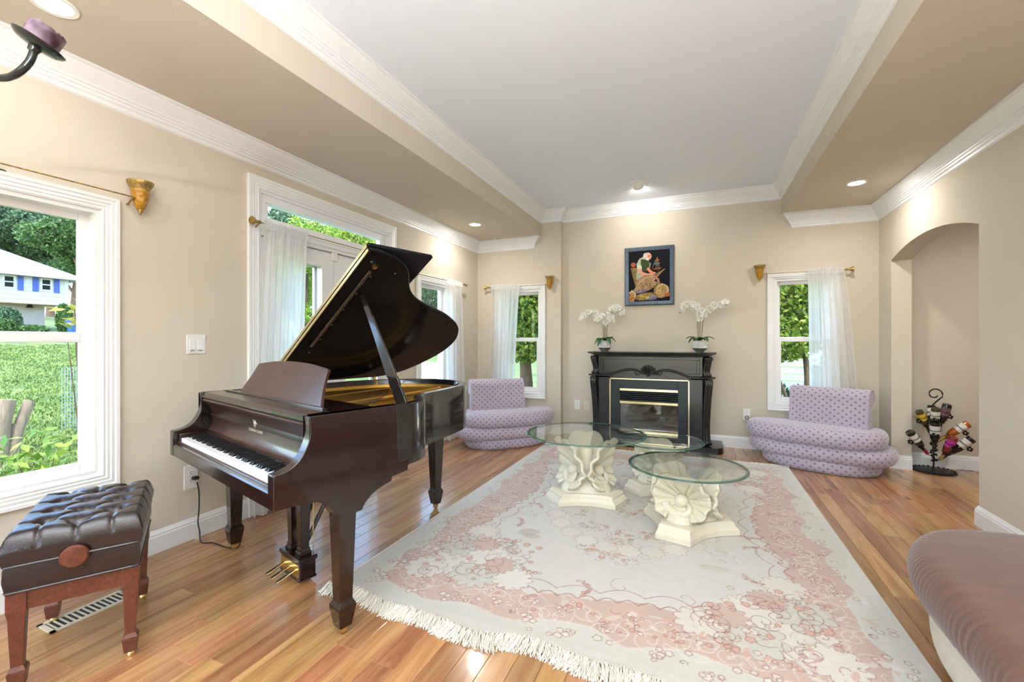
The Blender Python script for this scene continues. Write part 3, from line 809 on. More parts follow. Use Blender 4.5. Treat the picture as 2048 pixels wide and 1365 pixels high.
mb.loft([[(x, y, ZRB) for x, y in rim_o], [(x, y, ZR - 0.006) for x, y in rim_o], [(x + (0.006 if False else 0), y, ZR) for x, y in offset_loop(rim_o, 0.004)],
         [(x, y, ZR) for x, y in offset_loop(rim_i, -0.004)], [(x, y, ZR - 0.006) for x, y in rim_i], [(x, y, ZRB) for x, y in rim_i]], False, False, closed=False)
mb.build('rim', 'lacquer_dark', piano, True, 50)
mb = MB(); mb.add([(x, y, ZRB + 0.004) for x, y in rim_o], [tuple(range(n))]); mb.add([(x, y, 0.85) for x, y in rim_i], [tuple(range(n))])
mb.build('soundboard', 'lacquer_dark', piano)
# gilded plate with stepped flange
pl = [p for p in offset_loop(rim_i, 0.012) if p[1] > 0.10]
pl = [(PR - 0.07, 0.10)] + pl + [(PL + 0.07, 0.10)]
pl2 = offset_loop(pl, 0.06)
mb = MB()
mb.loft([[(x, y, 0.872) for x, y in pl], [(x, y, 0.925) for x, y in pl], [(x, y, 0.925) for x, y in offset_loop(pl, 0.022)], [(x, y, 0.905) for x, y in offset_loop(pl, 0.03)],
         [(x, y, 0.900) for x, y in pl2], [(x, y, 0.885) for x, y in offset_loop(pl, 0.075)]], False, True)
mb.build('plate', 'plate_gold', piano, True, 30)
for k, (xa, ya, xb, yb) in enumerate(((0.45, 0.12, 0.16, 1.02), (0.12, 0.12, -0.12, 1.16), (-0.2, 0.12, -0.40, 1.0), (0.56, 0.12, 0.46, 0.43))):
    MB().tube([(xa, ya, 0.905), (xb, yb, 0.905)], 0.014, 8).build('plate_strut', 'plate_gold', piano, True)
st = MB()
for k in range(46):
    f = k / 45; xa = -0.55 + 1.1 * f
    st.tube([(xa, 0.12, 0.915), (xa * 0.55 - 0.10 + 0.06 * f, 0.30 + 0.62 * (1 - f) ** 0.8, 0.912)], 0.0012, 4, False)
tag(st.build('strings', 'brass_pale', piano), kind='stuff')
MB().box(PL + 0.05, PR - 0.05, 0.0, 0.115, 0.86, 0.915).build('pin_block', 'lacquer_black', piano)
# case sides with arm curve and leg bracket (same outline both sides)
side = [(PF, 0.632), (PF, 0.764), (PF + 0.004, 0.769)] + crom([(-0.335, 0.770), (-0.295, 0.782), (-0.262, 0.808), (-0.236, 0.848), (-0.222, 0.893), (-0.220, 0.93), (-0.224, 0.968)], 5, False) + \
    [(-0.218, ZR + 0.009), (-0.10, ZR + 0.009), (0.10, ZR + 0.009), (0.19, ZR + 0.009), (0.20, 0.705), (0.262, 0.705), (0.262, 0.676), (0.254, 0.672), (0.254, 0.650), (0.165, 0.640), (0.160, 0.622)] + \
    crom([(0.152, 0.619), (0.10, 0.606), (0.055, 0.585), (0.022, 0.556), (0.008, 0.532)], 4, False) + [(-0.060, 0.530), (-0.118, 0.548)] + crom([(-0.128, 0.562), (-0.15, 0.598), (-0.19, 0.622), (-0.235, 0.632)], 4, False)
for x0, x1 in ((PR - 0.05, PR + 0.001), (PL - 0.001, PL + 0.05)):
    MB().prism(side, x0, x1, 'x').build('case_side', 'mahogany', piano, True, 30, bevel=0.003)
# key bed, slip, blocks
MB().box(PL + 0.05, PR - 0.05, -0.335, 0.24, 0.636, 0.690).build('key_bed', 'mahogany', piano)
mb = MB().prism([(-0.358, 0.634), (-0.358, 0.690), (-0.352, 0.697), (-0.336, 0.699), (-0.334, 0.634)], PL + 0.05, PR - 0.05, 'x')
mb.build('key_slip', 'mahogany', piano, True, 30)
mb = MB().prism([(-0.336, 0.690), (-0.336, 0.706), (-0.331, 0.709), (-0.3305, 0.690)], PL + 0.05, PR - 0.05, 'x'); mb.build('slip_strip', 'mahogany_red', piano)
KX0, KX1 = -0.588, 0.585
for x0, x1 in ((PL + 0.05, KX0 - 0.002), (KX1 + 0.002, PR - 0.05)):
    MB().box(x0, x1, -0.334, -0.17, 0.69, 0.752).build('key_block', 'mahogany', piano, bevel=0.004)
kw = (KX1 - KX0) / 52
wk = MB().box(0.0006, kw - 0.0006, -0.328, -0.17, 0.700, 0.730, 0.0016).mesh('white_key')
bk = MB().loft([[(-0.0065, -0.300, 0.726), (0.0065, -0.300, 0.726), (0.0065, -0.17, 0.726), (-0.0065, -0.17, 0.726)],
                [(-0.0065, -0.298, 0.730), (0.0065, -0.298, 0.730), (0.0065, -0.17, 0.730), (-0.0065, -0.17, 0.730)],
                [(-0.0045, -0.289, 0.742), (0.0045, -0.289, 0.742), (0.0045, -0.17, 0.742), (-0.0045, -0.17, 0.742)]]).mesh('black_key')
wk.materials.append(MATS['key_white']); bk.materials.append(MATS['key_black'])
for k in range(52):
    o = link('white_key', wk, None, piano); o.location = (KX0 + k * kw, 0, 0)
    if k < 51 and (k % 7) in (0, 2, 3, 5, 6):                        # A-B, C-D, D-E, F-G, G-A
        o = link('black_key', bk, None, piano); o.location = (KX0 + (k + 1) * kw, 0, 0)
# fallboard standing open behind the keys, hollow like the arms
fb = crom([(-0.205, 0.745), (-0.185, 0.762), (-0.172, 0.80), (-0.172, 0.845), (-0.184, 0.885), (-0.203, 0.912)], 6, False)
prof = fb + [(-0.218, 0.922), (-0.222, 0.932), (-0.214, 0.940), (-0.196, 0.938), (-0.15, 0.93), (-0.15, 0.745)]
fbo = MB().prism(prof, PL + 0.051, PR - 0.051, 'x').build('fallboard', 'mahogany_red', piano, True, 35)
MB().box(PL + 0.06, PR - 0.06, -0.212, -0.200, 0.731, 0.745).build('felt_strip', 'lacquer_dark', piano)
# lettering and lyre emblem on the fallboard
def text_mesh(txt, size, name, m, parent, M, extrude=0.0006, align='CENTER'):
    cu = bpy.data.curves.new(name, 'FONT'); cu.body = txt; cu.size = size; cu.extrude = extrude; cu.align_x = align; cu.align_y = 'CENTER'
    o = bpy.data.objects.new(name, cu); COL.objects.link(o)
    dg = bpy.context.evaluated_depsgraph_get(); me = bpy.data.meshes.new_from_object(o.evaluated_get(dg))
    bpy.data.objects.remove(o); me.name = name; me.transform(M)
    return link(name, me, m, parent)
mat('gilt_white', lin(228, 220, 196), 0.4)
Mt = Matrix.Translation((0.01, -0.1745, 0.822)) @ Matrix.Rotation(math.radians(90), 4, 'X')
text_mesh('STEINWAY & SONS', 0.0195, 'lettering', 'gilt_white', piano, Mt)
mb = MB()
EY = -0.1765
for s in (-1, 1):
    mb.tube([(0.01 + s * 0.005, EY, 0.840), (0.01 + s * 0.014, EY, 0.848), (0.01 + s * 0.016, EY, 0.858), (0.01 + s * 0.008, EY - 0.0015, 0.869), (0.01 + s * 0.013, EY - 0.004, 0.878)], 0.0024, 6)
for k in (-1, 0, 1): mb.tube([(0.01 + k * 0.0045, EY, 0.840), (0.01 + k * 0.0045, EY - 0.002, 0.872)], 0.0011, 5)
mb.tube([(-0.003, EY, 0.839), (0.023, EY, 0.839)], 0.0024, 6)
mb.build('lyre_emblem', 'gilt_white', piano)
# music shelf and desk
MB().prism([(-0.222, 0.945), (-0.222, 0.955), (-0.206, 0.972), (-0.12, 0.974), (-0.12, 0.945)], PL + 0.052, PR - 0.052, 'x').build('shelf_rail', 'mahogany', piano, True, 30)
MB().box(PL + 0.052, PR - 0.052, -0.112, 0.10, 0.948, 0.968).build('music_shelf', 'mahogany', piano, bevel=0.003)
MB().box(PL + 0.10, PR - 0.10, -0.118, -0.098, 0.968, 0.982).build('desk_ledge', 'mahogany', piano, bevel=0.003)
top = [(0.012 + x, z) for x, z in ((-0.395, 0.185), (-0.26, 0.198), (0, 0.206), (0.26, 0.198), (0.395, 0.185))]
outl = [(-0.47, 0.0)] + crom([(-0.462, 0.010), (-0.432, 0.06), (-0.405, 0.12), (-0.39, 0.178)], 5, False) + crom([(-0.385, 0.184), (-0.2, 0.203), (0, 0.209), (0.2, 0.203), (0.385, 0.184)], 5, False) + crom([(0.39, 0.178), (0.405, 0.12), (0.432, 0.06), (0.462, 0.010)], 5, False) + [(0.47, 0.0)]
dk = MB().prism(outl, -0.008, 0.008, 'y')
dk.xf(Matrix.Translation((0.03, -0.088, 0.97)) @ Matrix.Rotation(math.radians(-25), 4, 'X')).build('music_desk', 'mahogany_red', piano, True, 30, bevel=0.002)
# lid: hinged on the straight side, propped open
HX, HZ, LA = PL - 0.004, 0.972, math.radians(32.2)
def lidp(x, y, o):                                                    # flat lid point -> raised; o = distance above the underside
    d = x - HX
    return (HX + d * math.cos(LA) - o * math.sin(LA), y, HZ + d * math.sin(LA) + o * math.cos(LA))
LY = 0.172
lid_o = [(HX, LY), (0.700, LY)] + crom([(0.700, 0.215), (0.690, 0.285), (0.668, 0.36), (0.632, 0.425), (0.580, 0.482), (0.510, 0.532), (0.432, 0.592), (0.365, 0.672), (0.312, 0.77), (0.272, 0.87), (0.232, 0.985), (0.172, 1.115), (0.085, 1.258), (-0.005, 1.345),
         (-0.13, 1.408), (-0.28, 1.408), (-0.425, 1.345), (-0.56, 1.24), (-0.635, 1.13), (HX, 0.99)], 4, False)
lid_i = offset_loop(lid_o, 0.006)
mb = MB().loft([[lidp(x, y, 0.006) for x, y in lid_o], [lidp(x, y, 0.018) for x, y in lid_o], [lidp(x, y, 0.022) for x, y in lid_i]], False, True)
nb = len(lid_o); k0 = len(mb.v)
mb.loft([[lidp(x, y, 0.0) for x, y in lid_i], [lidp(x, y, 0.006) for x, y in lid_o]], True, False)
lid = mb.build('lid', 'lacquer_black', piano, True, 30)
mb = MB(); fo = [(HX, LY - 0.002), (0.705, LY - 0.002), (0.705, LY + 0.405), (HX, LY + 0.405)]
mb.loft([[lidp(x, y, 0.024) for x, y in fo], [lidp(x, y, 0.046) for x, y in fo]])
mb.build('lid_flap', 'lacquer_black', piano, bevel=0.004)
mb = MB()
for (o0, o1) in ((0.002, 0.018), (0.026, 0.042)):
    q = [(HX + 0.03, LY - 0.0055), (0.69, LY - 0.0055), (0.69, LY - 0.0005), (HX + 0.03, LY - 0.0005)]
    mb.loft([[lidp(x, y, o0) for x, y in q], [lidp(x, y, o1) for x, y in q]])
mb.build('lid_hinge', 'brass_pale', lid)
for k in range(7):
    x = -0.42 + 0.155 * k
    MB().sphere(lidp(x, LY + 0.10, -0.002), 0.010, 10, 6).build('bumper', 'iron_dark', lid, True)
for (x, y) in ((0.62, LY + 0.05), (0.56, 0.40), (0.10, 1.15), (-0.33, 1.32)):
    MB().sphere(lidp(x, y, -0.002), 0.009, 10, 6).build('bumper', 'iron_dark', lid, True)
MB().tube([lidp(0.56, LY + 0.075, -0.008), lidp(-0.18, LY + 0.075, -0.008)], 0.009, 8).build('short_prop', 'mahogany_red', lid, True)
MB().tube([lidp(0.60, LY + 0.075, -0.002), lidp(0.60, LY + 0.075, -0.02)], 0.013, 8).build('prop_hinge', 'brass', lid, True)
# prop stick
pb, pt = Vector((0.598, 0.285, 0.935)), Vector(lidp(0.36, 0.305, 0.0))
ax = (pt - pb); ln = ax.length; zq = ax.to_track_quat('Z', 'X')
prop = []
sec = [(0.0, 0.030), (0.13, 0.030), (0.15, 0.024), (0.17, 0.031), (0.22, 0.030), (0.24, 0.024), (0.27, 0.029), (0.36, 0.027), (0.6, 0.020), (1.0, 0.014)]
mb = MB().loft([[(-w_, -0.008, f * ln), (w_, -0.008, f * ln), (w_, 0.008, f * ln), (-w_, 0.008, f * ln)] for f, w_ in sec])
look = Vector((0.86, -0.5, 0)); 
Mx = Matrix.Translation(pb) @ zq.to_matrix().to_4x4()
mb.xf(Mx @ Matrix.Rotation(math.radians(18), 4, 'Z')).build('prop_stick', 'lacquer_dark', piano, bevel=0.003)
for o_ in list(piano.children):                                        # front assembly sits a little lower and further in
    if o_.name.split('.')[0] in ('case_side', 'key_bed', 'key_slip', 'slip_strip', 'key_block', 'white_key', 'black_key', 'fallboard', 'felt_strip', 'lettering', 'lyre_emblem', 'shelf_rail', 'music_shelf', 'desk_ledge', 'music_desk'):
        o_.location = Vector(o_.location) + Vector((0, 0.011, -0.009))
# brass fittings
MB().box(-0.605, -0.56, 0.905, 0.92, 0.915, 0.958, 0.003).build('lock_plate', 'brass', piano)
mb = MB(); mb.sphere((-0.575, 0.90, 0.975), 0.014, 10, 6); mb.tube([(-0.575, 0.90, 0.955), (-0.575, 0.90, 0.99)], 0.007); mb.build('lid_bolt', 'brass', piano, True)
MB().lathe([(0.012, 0), (0.016, 0.01), (0.013, 0.02), (0.016, 0.032), (0.0, 0.034)], 14, (0.545, 0.36, 0.90)).build('rim_knob', 'iron_dark', piano, True)
# legs with spade feet and casters
def leg(cx, cy, ztop, wt=0.088):
    sq = lambda w_, z: [(cx - w_ / 2, cy - w_ / 2, z), (cx + w_ / 2, cy - w_ / 2, z), (cx + w_ / 2, cy + w_ / 2, z), (cx - w_ / 2, cy + w_ / 2, z)]
    mb = MB().loft([sq(wt, ztop), sq(wt, ztop - 0.055), sq(wt - 0.004, ztop - 0.058), sq(0.060, 0.158), sq(0.062, 0.150), sq(0.080, 0.132), sq(0.082, 0.122), sq(0.056, 0.040), sq(0.052, 0.036)][::-1])
    l = mb.build('leg', 'mahogany', piano, bevel=0.003)
    c = MB(); c.lathe([(0.013, 0.026), (0.016, 0.037)], 12, (cx, cy, 0)); c.box(cx - 0.014, cx - 0.010, cy - 0.014, cy + 0.014, 0.012, 0.032); c.box(cx + 0.010, cx + 0.014, cy - 0.014, cy + 0.014, 0.012, 0.032)
    c.build('caster_fork', 'brass', l)
    w2 = MB().lathe([(0.004, -0.009), (0.0165, -0.009), (0.018, -0.005), (0.018, 0.005), (0.0165, 0.009), (0.004, 0.009)], 18)
    w2.xf(Matrix.Translation((cx, cy, 0.018)) @ Matrix.Rotation(PI / 2, 4, 'Y')).build('caster_wheel', 'brass_old', l, True)
    return l
leg(PR - 0.047, -0.045, 0.635); leg(PL + 0.055, -0.045, 0.635); leg(-0.161, 1.155, 0.668, 0.098)
MB().box(-0.26, -0.06, 1.07, 1.22, 0.648, 0.672).build('leg_plate', 'mahogany', piano)
# pedal lyre
ly = MB(); ly.box(-0.105, 0.105, 0.008, 0.095, 0.022, 0.118, 0.004); ly.box(-0.112, 0.112, 0.0, 0.103, 0.112, 0.136, 0.004); ly.box(-0.110, 0.110, 0.004, 0.099, 0.018, 0.032, 0.004)
lyo = ly.build('pedal_lyre', 'mahogany', piano)
for x in (-0.055, 0.055):
    sq = lambda w_, z: [(x - w_, 0.052 - w_, z), (x + w_, 0.052 - w_, z), (x + w_, 0.052 + w_, z), (x - w_, 0.052 + w_, z)]
    MB().loft([sq(0.031, 0.136), sq(0.031, 0.150), sq(0.025, 0.158), sq(0.025, 0.168), sq(0.021, 0.175), sq(0.028, 0.45), sq(0.030, 0.62), sq(0.030, 0.645)]).build('lyre_post', 'mahogany', lyo, bevel=0.002)
for x in (-0.055, 0.055):
    MB().tube([(x, 0.075, 0.20), (x + 0.01, 0.30, 0.62)], 0.011, 6).build('lyre_brace', 'mahogany', lyo)
MB().box(-0.10, 0.10, 0.004, 0.0085, 0.040, 0.105).build('pedal_plate', 'brass', lyo)
for x in (-0.062, 0.0, 0.062):
    MB().tube([(x, 0.06, 0.075), (x, 0.01, 0.072), (x, -0.03, 0.060), (x, -0.065, 0.046), (x, -0.088, 0.042)], [0.006, 0.007, 0.009, 0.012, 0.009], 10).build('pedal', 'brass_pale', lyo, True)
for x in (-0.085, 0.0, 0.085):
    MB().tube([(x, 0.09, 0.10), (x, 0.09, 0.65)], 0.003, 6).build('pedal_rod', 'brass', lyo)

# ------------------------------------------------------------------ tufted bench
bc = Vector((-2.385, 1.017, 0)); bang = math.atan2(-0.517, 0.856)
bench = thing('piano_bench', 'tufted dark brown leather piano bench with wooden legs and side knob', 'bench', bc, bang)
mat('leather', lin(38, 27, 26), 0.22, var=0.12, scale=14, bump=0.10, bscale=220, spec=0.55)
BXH, BYH, BZ = 0.285, 0.195, 0.565
btn = [(x, y) for x, y in ((-0.19, -0.10), (-0.065, -0.10), (0.065, -0.10), (0.19, -0.10), (-0.19, 0.0), (-0.065, 0.0), (0.065, 0.0), (0.19, 0.0), (-0.19, 0.10), (-0.065, 0.10), (0.065, 0.10), (0.19, 0.10))]
btn = [(x + (0.03 if abs(y) < 0.01 else -0.03), y) for x, y in btn]
def tuft(u, v):
    x, y = (u * 2 - 1), (v * 2 - 1)
    k = 1.0
    px, py = x * BXH, y * BYH
    e = max(abs(x), abs(y))
    z = BZ + 0.018 * (1 - (x ** 6 + y ** 6) / 2) 
    dimple = 0
    for bx, by in btn:
        d2 = (px - bx) ** 2 + (py - by) ** 2
        dimple += 0.036 * math.exp(-d2 / 0.00042) + 0.012 * math.exp(-d2 / 0.0016)
    # diamond creases joining the buttons
    cr_ = 0
    for i, (ax_, ay) in enumerate(btn):
        for (bx, by) in btn[i + 1:]:
            dd = math.hypot(ax_ - bx, ay - by)
            if 0.08 < dd < 0.135 and abs(ay - by) > 0.05:
                t = max(0, min(1, ((px - ax_) * (bx - ax_) + (py - ay) * (by - ay)) / dd ** 2))
                q = (px - ax_ - t * (bx - ax_)) ** 2 + (py - ay - t * (by - ay)) ** 2
                cr_ = max(cr_, 0.011 * math.exp(-q / 0.00006))
    edge = 0
    for bx, by in btn:                                                # pleats from outer buttons to the border
        if abs(by) > 0.05 and py * by > by * by: edge = max(edge, 0.009 * math.exp(-(px - bx) ** 2 / 0.00004))
        if abs(bx) > 0.15 and px * bx > bx * bx: edge = max(edge, 0.009 * math.exp(-(py - by) ** 2 / 0.00004))
    z -= dimple + cr_ + edge
    fall = max(0.0, (e - 0.86) / 0.14)
    z -= 0.05 * fall ** 2.2
    return (px, py, z)
mb = MB().grid(tuft, 104, 72)
nu, nvv = 104, 72
border = [i for i in range(nu + 1)] + [j * (nu + 1) + nu for j in range(1, nvv + 1)] + [nvv * (nu + 1) + i for i in range(nu - 1, -1, -1)] + [j * (nu + 1) for j in range(nvv - 1, 0, -1)]
bp_ = [mb.v[i] for i in border]
def bring(sx_, z): return [(p[0] * sx_, p[1] * (1 - (1 - sx_) * 1.4), z) for p in bp_]
mb.loft([bp_, bring(1.006, BZ - 0.055), bring(1.0, BZ - 0.075), bring(0.965, BZ - 0.105)], False, False)
weld(mb.build('cushion', 'leather', bench, True, 60), 0.0004)
lb = MB().loft([bring(0.955, BZ - 0.103), bring(0.965, BZ - 0.115), bring(0.97, BZ - 0.160), bring(0.95, BZ - 0.198), bring(0.90, BZ - 0.202)], True, True)
lb.build('skirt', 'leather', bench, True, 50)
for sx_, z in ((0.967, BZ - 0.105), (0.955, BZ - 0.199)):
    MB().tube(bring(sx_, z)[::3] + [bring(sx_, z)[0]], 0.0045, 6, False).build('piping', 'leather', bench, True)
for s in (1, -1):
    MB().lathe([(0.0, -0.012), (0.012, -0.012), (0.012, 0.0), (0.034, 0.002), (0.041, 0.010), (0.042, 0.020), (0.036, 0.027), (0.0, 0.030)], 32).xf(
        Matrix.Translation((s * (BXH - 0.008), 0.0, BZ - 0.105)) @ Matrix.Rotation(s * PI / 2, 4, 'Y')).build('height_knob', 'mahogany_bench' if 'mahogany_bench' in MATS else wood('mahogany_bench', lin(78, 36, 23), lin(108, 54, 34), 0.33, coat=0.3) and 'mahogany_bench', bench, True)
FXH, FYH = 0.248, 0.160
for (x0, x1, y0, y1) in ((-FXH, FXH, -FYH - 0.012, -FYH + 0.012), (-FXH, FXH, FYH - 0.012, FYH + 0.012), (-FXH - 0.012, -FXH + 0.012, -FYH, FYH), (FXH - 0.012, FXH + 0.012, -FYH, FYH)):
    MB().box(x0, x1, y0, y1, 0.292, 0.364).build('apron', 'mahogany_bench', bench, bevel=0.002)
for sx_ in (-1, 1):
    for sy in (-1, 1):
        cx_, cy_ = sx_ * (FXH - 0.006), sy * (FYH - 0.006)
        sq = lambda w_, z, o=0.0: [(cx_ + sx_ * o + a * w_ / 2, cy_ + sy * o + b2 * w_ / 2, z) for a, b2 in ((-1, -1), (1, -1), (1, 1), (-1, 1))]
        l = MB().loft([sq(0.036, 0.020, 0.0), sq(0.040, 0.024), sq(0.050, 0.072), sq(0.048, 0.080), sq(0.034, 0.094), sq(0.033, 0.10), sq(0.045, 0.27), sq(0.053, 0.295), sq(0.053, 0.364)]).build('leg', 'mahogany_bench', bench, bevel=0.002)
        MB().lathe([(0.010, 0.0), (0.014, 0.004), (0.014, 0.012), (0.009, 0.02)], 14, (cx_, cy_, 0)).build('glide', 'brass', l, True)
# ------------------------------------------------------------------ lavender settees
m, N, L, b = nt('lavender_dots')
uv = N.new('ShaderNodeUVMap'); sep = N.new('ShaderNodeSeparateXYZ'); L.new(uv.outputs[0], sep.inputs[0])
def mth(op, a, c=None):
    n_ = N.new('ShaderNodeMath'); n_.operation = op
    for i, q in enumerate((a, c)):
        if q is None: continue
        if isinstance(q, (int, float)): n_.inputs[i].default_value = q
        else: L.new(q, n_.inputs[i])
    return n_.outputs[0]
P_ = 0.068
u_ = mth('DIVIDE', sep.outputs[0], P_); v_ = mth('DIVIDE', sep.outputs[1], P_ * 0.46)
row = mth('FLOOR', v_); odd = mth('MULTIPLY', mth('MODULO', mth('ABSOLUTE', row), 2.0), 0.5)
du = mth('MULTIPLY', mth('SUBTRACT', mth('FRACT', mth('ADD', u_, odd)), 0.5), P_); dv = mth('MULTIPLY', mth('SUBTRACT', mth('FRACT', v_), 0.5), P_ * 0.46)
d_ = mth('SQRT', mth('ADD', mth('MULTIPLY', du, du), mth('MULTIPLY', dv, dv)))
mk = mth('LESS_THAN', d_, 0.0092)
nz = N.new('ShaderNodeTexNoise'); nz.inputs['Scale'].default_value = 9; tc = N.new('ShaderNodeTexCoord'); L.new(tc.outputs['Object'], nz.inputs[0])
c0 = N.new('ShaderNodeValToRGB'); c0.color_ramp.elements[0].color = (*lin(170, 158, 174), 1); c0.color_ramp.elements[1].color = (*lin(188, 176, 188), 1); L.new(nz.outputs[0], c0.inputs[0])
mx = N.new('ShaderNodeMix'); mx.data_type = 'RGBA'; mx.inputs[7].default_value = (*lin(126, 110, 130), 1)
L.new(mk, mx.inputs[0]); L.new(c0.outputs[0], mx.inputs[6]); L.new(mx.outputs[2], b.inputs['Base Color'])
setp(b, rough=0.75, sheen=0.55, sheenr=0.4)
mat('velvet_brown', lin(100, 68, 55), 0.6, var=0.16, scale=5, stretch=(1, 4, 1), sheen=0.35, sheenr=0.4)
mat('quilt_white', lin(226, 222, 212), 0.8, bump=0.6, bscale=90)
def tier(outline, z0, z1, bulge, name, m, parent, pleat=0.0, dome=0.02, rnd_=0.5):
    """upholstered tier: outline (closed, ccw) swept with a bulging edge and a softly domed top; uv in metres"""
    n = len(outline); h = z1 - z0; prof = []
    for k in range(13):
        a = -PI / 2 + PI * k / 12
        prof.append((math.cos(a) ** 0.8 if math.cos(a) > 0 else 0.0, (z0 + z1) / 2 + h / 2 * math.sin(a)))
    inn = offset_loop(outline, bulge)
    arc = [0.0]
    for i in range(n): arc.append(arc[-1] + math.dist(outline[i], outline[(i + 1) % n]))
    rp = random.Random(3); ph = [0.0] * n
    if pleat:
        x = 0.0; s = 0
        for i in range(n):
            ph[i] = 0.5 + 0.5 * math.sin(arc[i] * 2 * PI / 0.030 + 2.6 * math.sin(arc[i] * 7.0) + 1.6 * math.sin(arc[i] * 19))
    vs, uvs, fs = [], [], []; pl_ = 0.0; last = None; rings = 0
    allp = [(q, z, None) for q, z in prof]
    for j, (q, z, _) in enumerate(allp):
        if last is not None: pl_ += math.hypot((q - last[0]) * bulge, z - last[1])
        last = (q, z)
        for i in range(n + 1):
            o, p = outline[i % n], inn[i % n]
            qq = q - (pleat / bulge) * ph[i % n] * (math.sin(PI * j / 12) ** 0.6) * (1.0 if j < 8 else 0.55)
            vs.append((p[0] + (o[0] - p[0]) * qq, p[1] + (o[1] - p[1]) * qq, z)); uvs.append((arc[i], pl_))
    J = len(allp)
    cx_, cy_ = sum(p[0] for p in inn) / n, sum(p[1] for p in inn) / n
    for f in (0.92, 0.78, 0.55, 0.28, 0.02):
        for i in range(n + 1):
            p = inn[i % n]; x, y = cx_ + (p[0] - cx_) * f, cy_ + (p[1] - cy_) * f
            vs.append((x, y, z1 + dome * (1 - f ** 2))); uvs.append((x * 1.0, y * 1.0 + 5))
        J += 1
    for j in range(J - 1):
        for i in range(n):
            a = j * (n + 1) + i; fs.append((a, a + 1, a + n + 2, a + n + 1))
    fs.append(tuple(range(n))[::-1])
    me = bpy.data.meshes.new(name); me.from_pydata(vs, [], fs); me.update(); me.shade_smooth()
    set_uv(me, uvs)
    return link(name, me, m, parent)
def settee(label, loc, rz, mir):
    t = thing('settee', label, 'settee', loc, rz, 'lavender polka dot settees')
    fl_ = lambda pts: [(mir * x, y) for x, y in (pts if mir > 0 else pts[::-1])]
    K = lambda pts: crom(fl_(pts), 12)
    mid = [(0.615, 0.02), (0.58, 0.19), (0.35, 0.27), (0.0, 0.25), (-0.32, 0.27), (-0.54, 0.22), (-0.625, 0.05), (-0.56, -0.15), (-0.33, -0.29), (0.0, -0.345), (0.34, -0.335), (0.55, -0.20)]
    seat = [(0.545, 0.02), (0.52, 0.18), (0.33, 0.26), (0.0, 0.24), (-0.34, 0.26), (-0.57, 0.21), (-0.655, 0.05), (-0.59, -0.15), (-0.34, -0.29), (0.0, -0.345), (0.31, -0.335), (0.50, -0.20)]
    base = [(0.50, 0.0), (0.46, 0.15), (0.28, 0.21), (0.0, 0.20), (-0.28, 0.21), (-0.44, 0.16), (-0.50, 0.03), (-0.44, -0.15), (-0.26, -0.27), (0.0, -0.32), (0.28, -0.31), (0.45, -0.17)]
    tier(K(base), 0.0, 0.13, 0.045, 'base', 'lavender_dots', t, dome=0.0)
    tier(K(mid), 0.105, 0.255, 0.075, 'middle_tier', 'lavender_dots', t, dome=0.0, pleat=0.0)
    tier(K(seat), 0.245, 0.415, 0.085, 'seat', 'lavender_dots', t, pleat=0.003, dome=0.004)
    pr = crom([(0.035, 0.400), (0.040, 0.50), (0.052, 0.60), (0.062, 0.675)], 4, False)
    pr += [(0.155 + 0.093 * math.cos(a), 0.692 + 0.093 * math.sin(a)) for a in [math.radians(d) for d in range(170, -115, -15)]]
    pr += crom([(0.128, 0.61), (0.140, 0.55), (0.152, 0.47), (0.165, 0.400)], 3, False)
    x0, x1 = sorted((mir * -0.27, mir * 0.405))
    n_ = len(pr); vs, uvs, fs = [], [], []
    al = [0.0]
    for i in range(n_): al.append(al[-1] + math.dist(pr[i], pr[(i + 1) % n_]))
    cy_, cz_ = sum(p[0] for p in pr) / n_, sum(p[1] for p in pr) / n_
    secs = [(x0, 0.965), (x0 + 0.006, 0.99), (x0 + 0.018, 1.0)] + [(x0 + 0.018 + (x1 - x0 - 0.036) * k / 10, 1.0) for k in range(1, 10)] + [(x1 - 0.018, 1.0), (x1 - 0.006, 0.99), (x1, 0.965)]
    for (x, s_) in secs:
        for i in range(n_ + 1):
            p = pr[i % n_]; ins = (1 - s_) * 0.35
            c_ = (0.155, 0.692) if p[1] > 0.6 else (0.10, p[1])
            vs.append((x, p[0] + (c_[0] - p[0]) * ins, p[1] + (c_[1] - p[1]) * ins)); uvs.append((x, al[i]))
    for k in range(len(secs) - 1):
        for i in range(n_):
            a = k * (n_ + 1) + i; fs.append((a, a + 1, a + n_ + 2, a + n_ + 1))
    for k in (0, len(secs) - 1):
        b0 = len(vs)
        for i in range(n_):
            q = vs[k * (n_ + 1) + i]; vs.append(q); uvs.append((q[1], q[2]))
        fs.append(tuple(range(b0, b0 + n_)))
    me = bpy.data.meshes.new('backrest'); me.from_pydata(vs, [], fs); me.update()
    bm = bmesh.new(); bm.from_mesh(me); bmesh.ops.recalc_face_normals(bm, faces=bm.faces); bm.to_mesh(me); bm.free()
    me.shade_smooth(); me.set_sharp_from_angle(angle=math.radians(50)); set_uv(me, uvs)
    br = link('backrest', me, 'lavender_dots', t)
    if mir > 0: me.transform(Matrix.Translation((0.07, 0.06, 0)) @ Matrix.Rotation(math.radians(-15), 4, 'Z') @ Matrix.Translation((-0.07, -0.06, 0)))
    for x in (x0 - 0.001, x1 + 0.001):
        wl = MB().tube([(x, p[0], p[1]) for p in pr], 0.005, 6, False)
        if mir > 0: wl.xf(Matrix.Translation((0.07, 0.06, 0)) @ Matrix.Rotation(math.radians(-15), 4, 'Z') @ Matrix.Translation((-0.07, -0.06, 0)))
        wl.build('welt', 'lavender_dots', br, True)
    return t
settee('lavender polka dot settee with scrolled back in left corner behind the piano', (-2.20, 4.943, 0), math.radians(40), -1)
settee('lavender polka dot settee with scrolled back under the right window', (1.115, 5.30, 0), math.radians(-16), 1)
